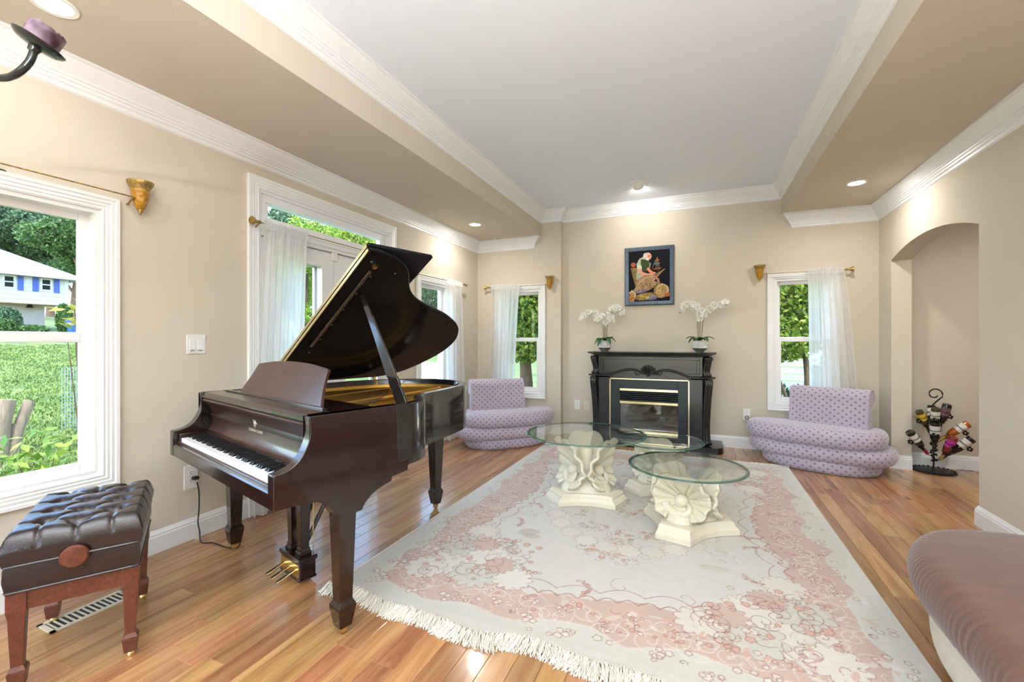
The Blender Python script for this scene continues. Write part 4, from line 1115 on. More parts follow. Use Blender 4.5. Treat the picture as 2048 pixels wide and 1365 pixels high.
# brown chaise in the near right corner
ch = thing('chaise', 'brown velvet upholstered chaise with white quilted band at lower right', 'chaise', (1.175, 1.645, 0), 0)
o_ = [(-0.47, 0.0), (-0.485, -0.45), (-0.42, -0.80), (0.0, -0.95), (0.40, -0.82), (0.49, -0.4), (0.49, 0.2), (0.44, 0.62), (0.25, 0.83), (-0.05, 0.87), (-0.30, 0.77), (-0.44, 0.48)][::1]
oc = crom(o_, 44)
tier(offset_loop(oc, 0.17), 0.0, 0.11, 0.04, 'base', 'velvet_brown', ch, dome=0)
tier(offset_loop(oc, 0.065), 0.07, 0.31, 0.06, 'quilted_band', 'quilt_white', ch, dome=0)
tier(oc, 0.275, 0.475, 0.10, 'cushion', 'velvet_brown', ch, pleat=0.005, dome=0.030)

# ------------------------------------------------------------------ shell tables
mat('cast_stone', lin(222, 213, 190), 0.42, var=0.05, scale=6, coat=0.2, coatr=0.25)
m, N, L, b = nt('glass_edge'); setp(b, color=lin(70, 112, 104), rough=0.06, trans=0.35, ior=1.5)
def shell_table(label, loc, rot, H, D, S):
    """three scallop shells around a stem on a plinth with hollow sides, round bevelled glass on top; rot = outward angle of the first shell"""
    t = thing('shell_table', label, 'coffee table', loc, rot, 'glass topped shell tables')
    R = 0.388 * S                                        # plinth size
    def plinth(k, z):
        pts = []
        for j in range(3):
            a = j * 2 * PI / 3
            s1 = V(math.cos(a) * R * 0.78 - math.sin(a) * -R * 0.275, math.sin(a) * R * 0.78 + math.cos(a) * -R * 0.275)
            s2 = V(math.cos(a) * R * 0.78 - math.sin(a) * R * 0.275, math.sin(a) * R * 0.78 + math.cos(a) * R * 0.275)
            a2 = a + 2 * PI / 3
            n1 = V(math.cos(a2) * R * 0.78 + math.sin(a2) * R * 0.275, math.sin(a2) * R * 0.78 - math.cos(a2) * R * 0.275)
            pts.append(tuple(s1))
            am = a + PI / 3; dirm = V(math.cos(am), math.sin(am))
            for q in range(9):
                f = q / 8; p = s2.lerp(n1, f) - dirm * (0.05 * S * math.sin(PI * f)); 
                if q < 8 or True: pts.append(tuple(p))
            pts.pop()
        return [(x * k, y * k, z) for x, y in pts]
    ph = 0.085
    MB().loft([plinth(1.0, 0.0), plinth(1.0, ph * 0.36), plinth(0.985, ph * 0.40), plinth(0.96, ph * 0.50), plinth(0.93, ph * 0.62), plinth(0.91, ph * 0.66), plinth(0.90, ph * 0.86), plinth(0.87, ph * 0.97), plinth(0.84, ph)]).build('plinth', 'cast_stone', t, True, 28)
    # stem filling the middle
    def stem(z, r, lob):
        return [((r + lob * math.cos(3 * a)) * math.cos(a), (r + lob * math.cos(3 * a)) * math.sin(a), z) for a in [2 * PI * k / 36 for k in range(36)]]
    z0 = ph; hh = H - ph
    MB().loft([stem(z0 - 0.004, 0.185 * S, 0.030 * S), stem(z0 + 0.06 * hh, 0.175 * S, 0.035 * S), stem(z0 + 0.14 * hh, 0.155 * S, 0.03 * S), stem(z0 + 0.28 * hh, 0.105 * S, 0.02 * S), stem(z0 + 0.5 * hh, 0.065 * S, 0.0), stem(z0 + 0.75 * hh, 0.05 * S, 0.0)]).build('stem', 'cast_stone', t, True, 60)
    zc = z0 + 0.335 * hh; up = H - zc - 0.001
    def shell_pt(u, v):
        th_ = (u * 2 - 1) * math.radians(158); r = 0.08 + 0.92 * v
        c_, s_ = math.cos(th_), math.sin(th_); cu_ = max(0.0, c_)
        rz = up if c_ > 0 else 0.335 * hh
        rx = (0.188 + 0.020 * cu_) * S
        lb = abs(math.sin(th_ * 3.42))                     # rounded lobes along the rim
        lob = 1.0 - 0.10 * (1 - lb) ** 1.5 * v ** 2
        rib = 0.010 * S * math.cos(th_ * 6.84 * 2) * v ** 0.6 + 0.003 * S * math.cos(th_ * 41) * v
        ty = math.copysign(abs(s_) ** 0.8, s_) * rx * r * lob; z = zc + c_ * rz * r * (lob if c_ < 0.35 else 1 - 0.9 * (1 - lob))
        flare = 0.140 * cu_ ** 1.3 * v ** 2.0
        cup = 0.088 + 0.024 * v ** 1.8 * (1 - cu_) + 0.085 * max(0.0, -c_) * v ** 1.2
        out = cup * S + rib + flare * S * (up / 0.30) - 0.045 * S * (1 - v) ** 1.5
        return (out, ty, z)
    me = None
    for j in range(3):
        a = j * 2 * PI / 3
        if me is None:
            me = MB().grid(shell_pt, 150, 16).mesh('shell', True, 180)
            me.materials.append(MATS['cast_stone'])
            ball = MB().sphere((0.112 * S, 0, zc + 0.012), 0.043 * S, 18, 12).mesh('pearl', True, 180); ball.materials.append(MATS['cast_stone'])
            cu = MB(); pts = []; rad = []
            for k in range(30):                         # ribbed curl under the pearl
                f = k / 29; an = math.radians(-172 + 200 * f); rr_ = (0.095 - 0.052 * f) * S
                pts.append((0.112 * S + 0.045 * S * math.sin(PI * f), rr_ * math.cos(an) * 1.1, zc - 0.020 * S + rr_ * math.sin(an) * (0.30 * hh / (0.095 * S)) * 0.62)); rad.append((0.036 - 0.020 * f) * S * (1 + 0.06 * math.cos(k * 2.4)))
            cu.tube(pts, rad, 10); curl = cu.mesh('curl', True, 180); curl.materials.append(MATS['cast_stone'])
        o = link('shell', me, None, t, rot=(0, 0, a)); solidify(o, 0.022 * S, -1)
        link('pearl', ball, None, o); link('curl', curl, None, o)
    R2 = D / 2; g = 0.012
    tp = MB().lathe([(R2 - 0.018, H), (R2 - 0.004, H + 0.003), (R2, H + 0.006), (R2 - 0.001, H + g - 0.002), (R2 - 0.022, H + g)], 96, cap=False)
    gl = MB(); gl.lathe([(0.0005, H), (R2 - 0.018, H)], 96, cap=False); gl.lathe([(0.0005, H + g), (R2 - 0.022, H + g)], 96, cap=False)
    go = gl.build('glass_top', 'glass_top', t); tp.build('bevel_edge', 'glass_edge', go, True, 40)
    return t
RUGZ = 0.014
shell_table('largest shell pedestal table with round glass top left of the other two', (-0.825, 3.45, RUGZ), math.radians(-15.5), 0.505, 0.935, 1.0)
shell_table('low shell pedestal table with glass top nearest the camera', (-0.075, 3.175, RUGZ), math.radians(-104), 0.402, 0.755, 1.0)
shell_table('shell pedestal table with small glass top in front of the fireplace', (-0.30, 3.90, RUGZ), math.radians(-15), 0.402, 0.70, 0.95)
# ------------------------------------------------------------------ fireplace (local: x along wall, y = 0 at the wall, -y into the room)
mat('mantel_black', (0.010, 0.010, 0.011), 0.26, var=0.15, scale=5, coat=0.25, coatr=0.2)
mat('metal_black', (0.020, 0.023, 0.028), 0.42, metal=0.3)
mat('log_ash', lin(78, 68, 64), 0.9, var=0.35, scale=18, bump=0.8, bscale=40)
mat('fire_back', lin(120, 122, 122), 0.85, var=0.3, scale=5)
fp = thing('fireplace', 'black carved electric fireplace mantel with brass trim', 'fireplace', (-0.545, YB, 0))
FY = -0.42                                                  # front of the body
MB().prism([(x, y) for x, y in crom([(-0.80, -0.12), (-0.80, -0.36), (-0.74, -0.455), (-0.60, -0.47), (0.60, -0.47), (0.74, -0.455), (0.80, -0.36), (0.80, -0.12)], 4, False)] + [(0.80, -0.02), (-0.80, -0.02)], 0.0, 0.072, 'z').build('plinth', 'mantel_black', fp, True, 30, bevel=0.006)
# body: jambs and lintel with arched lower edge of the frieze
MB().box(-0.585, -0.45, FY, -0.03, 0.07, 0.86).build('jamb', 'mantel_black', fp); MB().box(0.45, 0.585, FY, -0.03, 0.07, 0.86).build('jamb', 'mantel_black', fp)
fz = MB(); fz.box(-0.585, 0.585, FY, -0.03, 0.82, 1.085); fz.box(-0.45, 0.45, FY + 0.012, FY + 0.04, 0.79, 0.84); fz.build('frieze', 'mantel_black', fp)
fr_ = MB()                                                  # raised frame of the frieze panel
for (x0, x1, z0, z1) in ((-0.56, 0.56, 1.040, 1.072), (-0.56, -0.525, 0.885, 1.04), (0.525, 0.56, 0.885, 1.04), (-0.56, -0.40, 0.855, 0.885), (0.40, 0.56, 0.855, 0.885)): fr_.box(x0, x1, FY - 0.012, FY, z0, z1)
fr_.build('panel_frame', 'mantel_black', fp, bevel=0.004)
for s in (-1, 1):                                           # double arched beads
    for dz in (0.0, 0.018):
        pts = crom([(s * 0.47, FY - 0.008, 0.850 - dz * 1.2), (s * 0.36, FY - 0.010, 0.893 - dz), (s * 0.25, FY - 0.010, 0.925 - dz), (s * 0.16, FY - 0.010, 0.927 - dz), (s * 0.10, FY - 0.010, 0.905 - dz)], 6, False)
        MB().tube(pts, 0.007, 8).build('arch_bead', 'mantel_black', fp, True)
    MB().prism([(s * 0.60, FY - 0.025), (s * 0.42, FY - 0.022), (s * 0.415, FY), (s * 0.60, FY)], 0.834, 0.852, 'z').build('jamb_cap', 'mantel_black', fp, bevel=0.005)
# carved shell crest
cr_ = MB()
for k in range(9):
    a = math.radians(-78 + 156 * k / 8); r = 0.085 + 0.03 * math.cos(a)
    p0 = V(0.02 * math.sin(a), FY - 0.010, 0.865 + 0.01 * math.cos(a)); p1 = V(r * math.sin(a) * 1.05, FY - 0.026, 0.862 + r * math.cos(a))
    cr_.tube([p0, p0.lerp(p1, 0.5) + V(0, -0.010, 0), p1], [0.006, 0.011, 0.014], 8)
cr_.sphere((0, FY - 0.012, 0.862), 0.022, 12, 8)
for s in (-1, 1):
    pts = [(s * (0.125 + 0.032 * (1 - k / 16) * math.cos(k * 0.55)), FY - 0.012, 0.872 + 0.032 * (1 - k / 16) * math.sin(k * 0.55)) for k in range(15)]
    cr_.tube(pts, 0.008, 8)
cr_.build('shell_crest', 'mantel_black', fp, True, 60)
# shelf with stepped moulding
def shelf(k, z): return [(-0.605 - k, -0.02, z), (-0.605 - k, FY + 0.06 - k * 0.2, z), (-0.56 - k * 0.55, FY - 0.02 - k * 0.55, z), (0.56 + k * 0.55, FY - 0.02 - k * 0.55, z), (0.605 + k, FY + 0.06 - k * 0.2, z), (0.605 + k, -0.02, z)]
MB().loft([shelf(0.02, 1.078), shelf(0.05, 1.082), shelf(0.055, 1.090), shelf(0.08, 1.094), shelf(0.088, 1.104), shelf(0.115, 1.108), shelf(0.125, 1.118), shelf(0.13, 1.124), shelf(0.125, 1.128)]).build('shelf', 'mantel_black', fp, True, 25)
# scrolled corbels and pilasters on the canted corners
def scrollbar_(pts, w, r0, name, s, cx):
    """S-curved fluted bracket: three ribs following pts (out, z)"""
    g = MB()
    M_ = Matrix.Translation((cx, FY + 0.075, 0)) @ Matrix.Rotation(s * math.radians(35), 4, 'Z')
    c_ = crom(pts, 7, False)
    for k, dx in enumerate((-w, 0, w)):
        g.tube([(dx, -o, z) for o, z in c_], [r0 * (1.15 if k == 1 else 0.95)] * len(c_), 10)
    for (o, z), rr_ in ((pts[0], r0 * 1.5), (pts[-1], r0 * 1.5)):
        q = MB().lathe([(0.001, -w * 1.7), (rr_, -w * 1.6), (rr_, w * 1.6), (0.001, w * 1.7)], 14).xf(Matrix.Translation((0, -o + rr_ * 0.4, z)) @ Matrix.Rotation(PI / 2, 4, 'Y')); g.add(q.v, q.f)
    g.box(-w * 1.4, w * 1.4, -0.03, 0.08, pts[-1][1] - 0.01, pts[0][1] + 0.01)
    g.xf(M_).build(name, 'mantel_black', fp, True, 50)
for s in (-1, 1):
    scrollbar_([(0.080, 1.055), (0.075, 1.02), (0.050, 0.95), (0.045, 0.90), (0.060, 0.868)], 0.030, 0.017, 'corbel', s, s * 0.60)
    scrollbar_([(0.085, 0.80), (0.092, 0.76), (0.070, 0.62), (0.050, 0.42), (0.042, 0.25), (0.052, 0.14), (0.062, 0.105)], 0.030, 0.019, 'pilaster', s, s * 0.60)
    MB().prism([(s * 0.56, FY - 0.035), (s * 0.72, FY + 0.04), (s * 0.725, FY + 0.12), (s * 0.58, FY + 0.16)], 0.832, 0.852, 'z').build('corbel_cap', 'mantel_black', fp, bevel=0.006)
    MB().box(min(s * 0.585, s * 0.66), max(s * 0.585, s * 0.66), FY + 0.12, -0.03, 0.07, 1.08).build('side_panel', 'mantel_black', fp)
# insert: brass frame, louvres, glass, logs
bz = MB()
for (x0, x1, z0, z1) in ((-0.45, -0.438, 0.075, 0.812), (0.438, 0.45, 0.075, 0.812), (-0.45, 0.45, 0.800, 0.812), (-0.45, 0.45, 0.073, 0.082)): bz.box(x0, x1, FY - 0.006, FY + 0.01, z0, z1)
bz.build('brass_frame', 'brass_pale', fp)
sr = MB()
for (x0, x1, z0, z1) in ((-0.438, -0.33, 0.08, 0.80), (0.33, 0.438, 0.08, 0.80), (-0.33, 0.33, 0.695, 0.80)): sr.box(x0, x1, FY + 0.004, FY + 0.06, z0, z1, 0.002)
sr.build('surround', 'metal_black', fp)
for z0, z1 in ((0.662, 0.694), (0.510, 0.542), (0.176, 0.206)):
    MB().box(-0.33, 0.33, FY - 0.002, FY + 0.03, z0, z1, 0.003).build('brass_bar', 'brass_pale', fp)
for k in range(5):
    z = 0.552 + 0.0225 * k
    MB().prism([(FY + 0.002, z), (FY + 0.002, z + 0.007), (FY + 0.035, z + 0.018), (FY + 0.035, z + 0.011)], -0.33, 0.33, 'x').build('louvre', 'metal_black', fp)
for k in range(4):
    z = 0.084 + 0.0225 * k
    MB().prism([(FY + 0.002, z), (FY + 0.002, z + 0.007), (FY + 0.035, z + 0.018), (FY + 0.035, z + 0.011)], -0.33, 0.33, 'x').build('louvre', 'metal_black', fp)
fbx = MB(); fbx.box(-0.33, 0.33, -0.12, -0.10, 0.08, 0.70); fbx.box(-0.34, -0.33, FY + 0.05, -0.10, 0.08, 0.70); fbx.box(0.33, 0.34, FY + 0.05, -0.10, 0.08, 0.70); fbx.box(-0.33, 0.33, FY + 0.05, -0.10, 0.08, 0.19); fbx.box(-0.33, 0.33, FY + 0.05, -0.10, 0.53, 0.56)
fbx.build('firebox', 'metal_black', fp)
bed = MB().grid(lambda u, v: (-0.31 + 0.62 * u, FY + 0.07 + 0.2 * v, 0.195 + 0.13 * math.exp(-((u - 0.5) / 0.30) ** 2) * (0.3 + 0.7 * v) + 0.012 * math.sin(u * 41) * math.sin(v * 17 + u * 9)), 50, 14)
bed.build('ember_bed', 'log_ash', fp, True, 60)
for (xa, xb, y, z, r) in ((-0.22, 0.20, FY + 0.17, 0.31, 0.030), (-0.12, 0.27, FY + 0.12, 0.255, 0.027), (-0.26, -0.02, FY + 0.11, 0.245, 0.024)):
    MB().tube([(xa, y, z - 0.02), ((xa + xb) / 2, y + 0.02, z + 0.014), (xb, y - 0.02, z - 0.01)], [r * 0.9, r, r * 0.8], 10).build('log', 'log_ash', fp, True)
MB().box(-0.33, 0.33, FY + 0.03, FY + 0.034, 0.206, 0.512).build('fire_glass', 'glass_fire', fp)

# ------------------------------------------------------------------ framed picture
mat('frame_blue', lin(74, 88, 104), 0.35, metal=0.4, var=0.2, scale=40)
mat('frame_silver', lin(112, 122, 134), 0.35, metal=0.7)
pw, phh = 0.598, 0.742
pic = thing('framed_picture', 'painting of an old man mending baskets in ribbed blue frame', 'painting', (-0.576, YB, 1.712))
sweep([(-pw / 2, 0), (-pw / 2, phh), (pw / 2, phh), (pw / 2, 0)][::-1], [(0, 0.0), (0, 0.020), (0.012, 0.026), (0.040, 0.018), (0.052, 0.012), (0.052, 0.0)], lambda x, z, h: (x, -h - 0.004, z), True).build('frame', 'frame_blue', pic, True, 30)
rb = MB()
for k in range(29):
    x = -pw / 2 + 0.02 + (pw - 0.04) * k / 28
    rb.tube([(x, -0.028, phh - 0.010), (x, -0.019, phh - 0.048)], 0.0045, 6); rb.tube([(x, -0.028, 0.010), (x, -0.019, 0.048)], 0.0045, 6)
for k in range(37):
    z = 0.02 + (phh - 0.04) * k / 36
    rb.tube([(-pw / 2 + 0.010, -0.028, z), (-pw / 2 + 0.048, -0.019, z)], 0.0045, 6); rb.tube([(pw / 2 - 0.010, -0.028, z), (pw / 2 - 0.048, -0.019, z)], 0.0045, 6)
rb.build('ribbing', 'frame_silver', pic, True)
iw, ih = pw - 0.10, phh - 0.10
NXp, NZp = 180, 232
gu, gv = np.meshgrid(np.linspace(0, 1, NXp + 1), np.linspace(0, 1, NZp + 1))
PIM = np.tile(np.array(lin(12, 12, 22)), (NZp + 1, NXp + 1, 1))
PIM = PIM * (0.8 + 0.5 * vnoise(gu, gv, 6, 9)[..., None])
def pmix(mask, col, a=1.0):
    global PIM
    k = (np.clip(mask, 0, 1) * a)[..., None]; PIM = PIM * (1 - k) + np.asarray(col) * k
def pell(cx_, cy_, rx, ry, col, rot=0.0, a=1.0, tex=0.0, sd=1, soft=0.12):
    c_, s_ = math.cos(rot), math.sin(rot); dx, dy = (gu - cx_) * (iw / ih), gv - cy_
    u_, v_ = (dx * c_ + dy * s_) / rx, (-dx * s_ + dy * c_) / ry
    cc = np.asarray(col)
    if tex:
        cc = cc * (1 - tex + 2 * tex * vnoise(gu, gv, 46, sd)[..., None]) * (1 - tex * 0.6 + 1.2 * tex * vnoise(gu, gv, 17, sd + 1)[..., None])
    pmix((1 - np.hypot(u_, v_)) / soft, cc, a)
def ppoly(pts, col, a=1.0, tex=0.0, sd=1):
    ins = np.zeros_like(gu, bool); n_ = len(pts)
    for i in range(n_):
        (x1, y1), (x2, y2) = pts[i], pts[(i + 1) % n_]
        cnd = ((y1 > gv) != (y2 > gv)) & (gu < (x2 - x1) * (gv - y1) / ((y2 - y1) or 1e-9) + x1); ins ^= cnd
    cc = np.asarray(col)
    if tex: cc = cc * (1 - tex + 2 * tex * vnoise(gu, gv, 40, sd)[..., None])
    pmix(ins.astype(float), cc, a)
def pline(pts, w, col):
    for (x1, y1), (x2, y2) in zip(pts[:-1], pts[1:]):
        l2 = ((x2 - x1) ** 2 + (y2 - y1) ** 2) or 1e-9
        t_ = np.clip(((gu - x1) * (x2 - x1) + (gv - y1) * (y2 - y1)) / l2, 0, 1); d = np.hypot((gu - x1 - t_ * (x2 - x1)) * (iw / ih), gv - y1 - t_ * (y2 - y1))
        pmix((w - d) / 0.004 + 0.4, col)
ppoly([(0.04, 0.68), (0.20, 0.68), (0.26, 0.30), (0.17, 0.28)], lin(132, 108, 62), tex=0.35, sd=3)                      # tall basket behind
pell(0.11, 0.74, 0.05, 0.05, lin(176, 96, 70), tex=0.2)
ppoly([(0.20, 0.60), (0.34, 0.62), (0.40, 0.40), (0.24, 0.36), (0.18, 0.46)], lin(168, 176, 150), tex=0.25, sd=5)      # trousers
ppoly([(0.19, 0.75), (0.26, 0.85), (0.36, 0.89), (0.46, 0.84), (0.54, 0.74), (0.50, 0.60), (0.22, 0.58)], lin(178, 186, 160), tex=0.15, sd=6)   # shirt
ppoly([(0.30, 0.84), (0.42, 0.83), (0.52, 0.78), (0.50, 0.60), (0.34, 0.58), (0.30, 0.68)], lin(62, 74, 44), tex=0.3, sd=7)                       # waistcoat
ppoly([(0.20, 0.72), (0.30, 0.73), (0.33, 0.66), (0.22, 0.60)], lin(214, 214, 190), tex=0.1)
pell(0.475, 0.885, 0.070, 0.075, lin(222, 158, 130), rot=-0.3)                                                         # head
pell(0.435, 0.915, 0.055, 0.045, lin(206, 196, 190), rot=-0.5); pell(0.395, 0.905, 0.030, 0.050, lin(214, 206, 200)); pell(0.475, 0.93, 0.05, 0.035, lin(228, 172, 146), rot=-0.2)
pell(0.50, 0.895, 0.03, 0.012, lin(170, 100, 80)); pell(0.46, 0.835, 0.030, 0.022, lin(232, 220, 210))
pline([(0.25, 0.625), (0.33, 0.56), (0.46, 0.525), (0.56, 0.52)], 0.028, lin(226, 150, 122)); pline([(0.48, 0.64), (0.54, 0.58), (0.60, 0.55)], 0.026, lin(222, 144, 116))
pell(0.60, 0.545, 0.05, 0.028, lin(230, 160, 132), rot=0.2); pline([(0.56, 0.56), (0.64, 0.53)], 0.008, lin(190, 110, 90))
for (x1, y1, x2, y2) in ((0.70, 0.86, 0.58, 0.66), (0.70, 0.86, 0.76, 0.62), (0.70, 0.86, 0.66, 0.62), (0.70, 0.86, 0.71, 0.60)): pline([(x1, y1), (x2, y2)], 0.005, lin(168, 108, 58))
for z, w_ in ((0.80, 0.05), (0.74, 0.075), (0.64, 0.10)): pline([(0.69 - w_, z - 0.01), (0.69 + w_, z + 0.005)], 0.006, lin(190, 120, 62))
pell(0.68, 0.735, 0.055, 0.022, lin(52, 128, 136))
ppoly([(0.60, 0.52), (0.86, 0.62), (0.70, 0.46)], lin(120, 92, 72), tex=0.4, sd=8); pline([(0.66, 0.47), (0.87, 0.62)], 0.006, lin(196, 160, 88))
pell(0.42, 0.42, 0.20, 0.10, lin(166, 134, 104), rot=0.25, tex=0.4, sd=11); pell(0.40, 0.28, 0.26, 0.085, lin(158, 128, 96), rot=0.35, tex=0.45, sd=12)
pline([(0.16, 0.26), (0.26, 0.37), (0.42, 0.47), (0.62, 0.50)], 0.006, lin(210, 186, 140))
pline([(0.62, 0.50), (0.72, 0.42), (0.74, 0.32)], 0.022, lin(176, 120, 88))
pell(0.80, 0.20, 0.15, 0.145, lin(176, 142, 92), rot=0.3, tex=0.45, sd=13); pline([(0.68, 0.10), (0.69, 0.24), (0.80, 0.34), (0.94, 0.28), (0.96, 0.16)], 0.006, lin(216, 196, 150))
pell(0.42, 0.10, 0.24, 0.075, lin(146, 120, 74), rot=0.1, tex=0.5, sd=14); pell(0.30, 0.20, 0.16, 0.03, lin(120, 112, 150), rot=0.2, a=0.7, tex=0.4, sd=15); pell(0.55, 0.07, 0.12, 0.05, lin(128, 122, 160), a=0.7, tex=0.4)
pell(0.32, 0.11, 0.05, 0.04, lin(190, 160, 66), a=0.8, tex=0.4); pell(0.45, 0.08, 0.05, 0.03, lin(200, 172, 84), a=0.8, tex=0.4)
pell(0.07, 0.10, 0.07, 0.12, lin(168, 120, 74), tex=0.5, sd=16); pline([(0.02, 0.18), (0.08, 0.22), (0.16, 0.16), (0.15, 0.10)], 0.014, lin(206, 192, 158)); pell(0.94, 0.12, 0.05, 0.04, lin(190, 100, 52), tex=0.3)
attr_mat('picture_print', 0.55, spec=0.15)
me = MB().grid(lambda u, v: (-iw / 2 + iw * u, -0.009, 0.05 + ih * v), NXp, NZp).mesh('canvas'); set_col(me, PIM.reshape(-1, 3))
link('canvas', me, 'picture_print', pic)
MB().box(-iw / 2 - 0.01, iw / 2 + 0.01, -0.008, -0.002, 0.04, 0.06 + ih).build('backing', 'slot_dark', pic)

# ------------------------------------------------------------------ orchids
mat('pot_glaze', lin(206, 208, 204), 0.35, var=0.04, scale=12); mat('pot_foot', lin(112, 114, 110), 0.5, var=0.1, scale=20)
mat('orchid_leaf', lin(52, 100, 46), 0.4, var=0.25, scale=18); mat('stem_brown', lin(110, 84, 54), 0.7); mat('petal', lin(236, 234, 228), 0.6, sheen=0.2); mat('bud', lin(120, 116, 70), 0.6); mat('orchid_heart', lin(214, 190, 110), 0.6)
def petal_pts(mb, ang, ln, w_, curl):
    c_, s_ = math.cos(ang), math.sin(ang); rows = []
    for k in range(5):
        f = k / 4; r = ln * f; ww = w_ * math.sin(PI * (0.12 + 0.80 * f)) ; y = -curl * f * f
        rows.append([(c_ * r - s_ * ww * q, y + 0.15 * abs(q) * ww, s_ * r + c_ * ww * q) for q in (-1, 0, 1)])
    mb.loft(rows, False, False, closed=False)
fm = MB()
for a, ln_, w_ in ((90, 0.036, 0.016), (210, 0.034, 0.015), (330, 0.034, 0.015), (10, 0.038, 0.024), (170, 0.038, 0.024)): petal_pts(fm, math.radians(a), ln_, w_, 0.008)
flower_me = fm.mesh('flower', True, 180); flower_me.materials.append(MATS['petal'])
hm = MB().sphere((0, -0.006, -0.002), 0.006, 8, 6).mesh('flower_heart', True, 180); hm.materials.append(MATS['orchid_heart'])
bm_ = MB().sphere((0, 0, 0), 0.008, 8, 6, (0.8, 0.8, 1.2)).mesh('bud', True, 180); bm_.materials.append(MATS['bud'])
def orchid(label, loc, seed, sprays, scale=1.0, potr=0.082):
    t = thing('potted_orchid', label, 'orchid', loc, 0, 'white orchids on the mantel')
    r0 = random.Random(seed); oct_ = 9
    fac = lambda r, z, o=0.0: [(r * math.cos(2 * PI * (k + o) / oct_), r * math.sin(2 * PI * (k + o) / oct_), z) for k in range(oct_)]
    p = MB().loft([fac(0.055, 0.046), fac(potr, 0.050), fac(potr * 0.93, 0.085, 0.5), fac(potr * 0.78, 0.135), fac(potr * 0.70, 0.135), fac(potr * 0.68, 0.120)]); p.build('pot', 'pot_glaze', t)
    MB().loft([fac(0.040, 0.0), fac(0.042, 0.006), fac(potr, 0.049)]).build('pot_foot', 'pot_foot', t)
    for k in range(7):
        a = k / 7 * 2 * PI + r0.uniform(-0.3, 0.3); ln_ = r0.uniform(0.10, 0.15); dr = r0.uniform(0.03, 0.12); w_ = 0.034; g = MB(); rows = []
        for q in range(8):
            f = q / 7; r = 0.01 + ln_ * f; z = 0.135 + 0.07 * math.sin(f * PI * 0.55) - dr * f * f * 1.3; ww = w_ * math.sin(PI * (0.10 + 0.88 * f)) ** 0.7
            rows.append([(math.cos(a) * r - math.sin(a) * ww * e, math.sin(a) * r + math.cos(a) * ww * e, z + 0.008 * abs(e)) for e in (-1, -0.5, 0, 0.5, 1)])
        g.loft(rows, False, False, closed=False); o = g.build('leaf', 'orchid_leaf', t, True, 180); solidify(o, 0.002)
    for pts in sprays:
        c_ = crom(pts, 8, False); MB().tube(c_, 0.0026, 6).build('stem', 'stem_brown', t, True)
        i0 = int(len(c_) * 0.42); seq = list(range(i0, len(c_), 2))
        for q, i in enumerate(seq):
            p = Vector(c_[i]); tip = q >= len(seq) - 2
            for rep in range(1 if tip else 2):
                if tip: o = link('bud', bm_, None, t, loc=p + V(r0.uniform(-.01, .01), -0.005, r0.uniform(-.012, .012)), scale=(0.8, 0.8, 0.8)); continue
                o = link('flower', flower_me, None, t, loc=p + V(r0.uniform(-.02, .02), r0.uniform(-0.03, -0.004), r0.uniform(-.035, .015)), rot=(r0.uniform(-0.5, 0.4), r0.uniform(-0.6, 0.6), r0.uniform(-0.7, 0.7)))
                o.scale = [r0.uniform(0.9, 1.2)] * 3
                link('flower_heart', hm, None, o)
    for x, y in ((-0.018, 0.01), (0.0, -0.012), (0.022, 0.006)):
        MB().tube([(x, y, 0.11), (x * 1.4, y, 0.36)], 0.0022, 5).build('stake', 'stem_brown', t)
    return t
orchid('white orchid in grey pot on left end of mantel', (-1.085, 5.53, 1.128), 3,
       [[(-0.01, 0, 0.12), (-0.02, 0, 0.30), (-0.06, 0, 0.43), (-0.16, 0, 0.50), (-0.25, -0.01, 0.46), (-0.30, -0.02, 0.40)], [(0.0, 0, 0.12), (0.0, 0, 0.30), (0.0, -0.01, 0.42), (-0.07, -0.02, 0.44), (-0.12, -0.03, 0.38)],
        [(0.02, 0, 0.12), (0.03, 0, 0.30), (0.06, 0, 0.45), (0.13, 0, 0.54), (0.19, 0, 0.53), (0.24, -0.01, 0.46)], [(0.01, 0, 0.12), (0.01, 0, 0.3), (0.02, -0.01, 0.40), (0.07, -0.02, 0.42), (0.09, -0.03, 0.36)]])
orchid('white orchid in grey pot on right end of mantel', (0.010, 5.53, 1.128), 8,
       [[(-0.01, 0, 0.12), (-0.015, 0, 0.34), (-0.04, 0, 0.48), (-0.10, 0, 0.57), (-0.17, -0.01, 0.55), (-0.22, -0.02, 0.46)], [(0.0, 0, 0.12), (0.0, 0, 0.32), (-0.01, -0.01, 0.48), (-0.06, -0.02, 0.56), (-0.13, -0.03, 0.56)],
        [(0.02, 0, 0.12), (0.04, 0, 0.34), (0.07, 0, 0.46), (0.14, 0, 0.54), (0.22, 0, 0.56), (0.29, -0.01, 0.54)], [(0.01, 0, 0.12), (0.01, 0, 0.3), (0.0, -0.01, 0.44), (0.03, -0.02, 0.46), (0.04, -0.03, 0.36)]], potr=0.088)

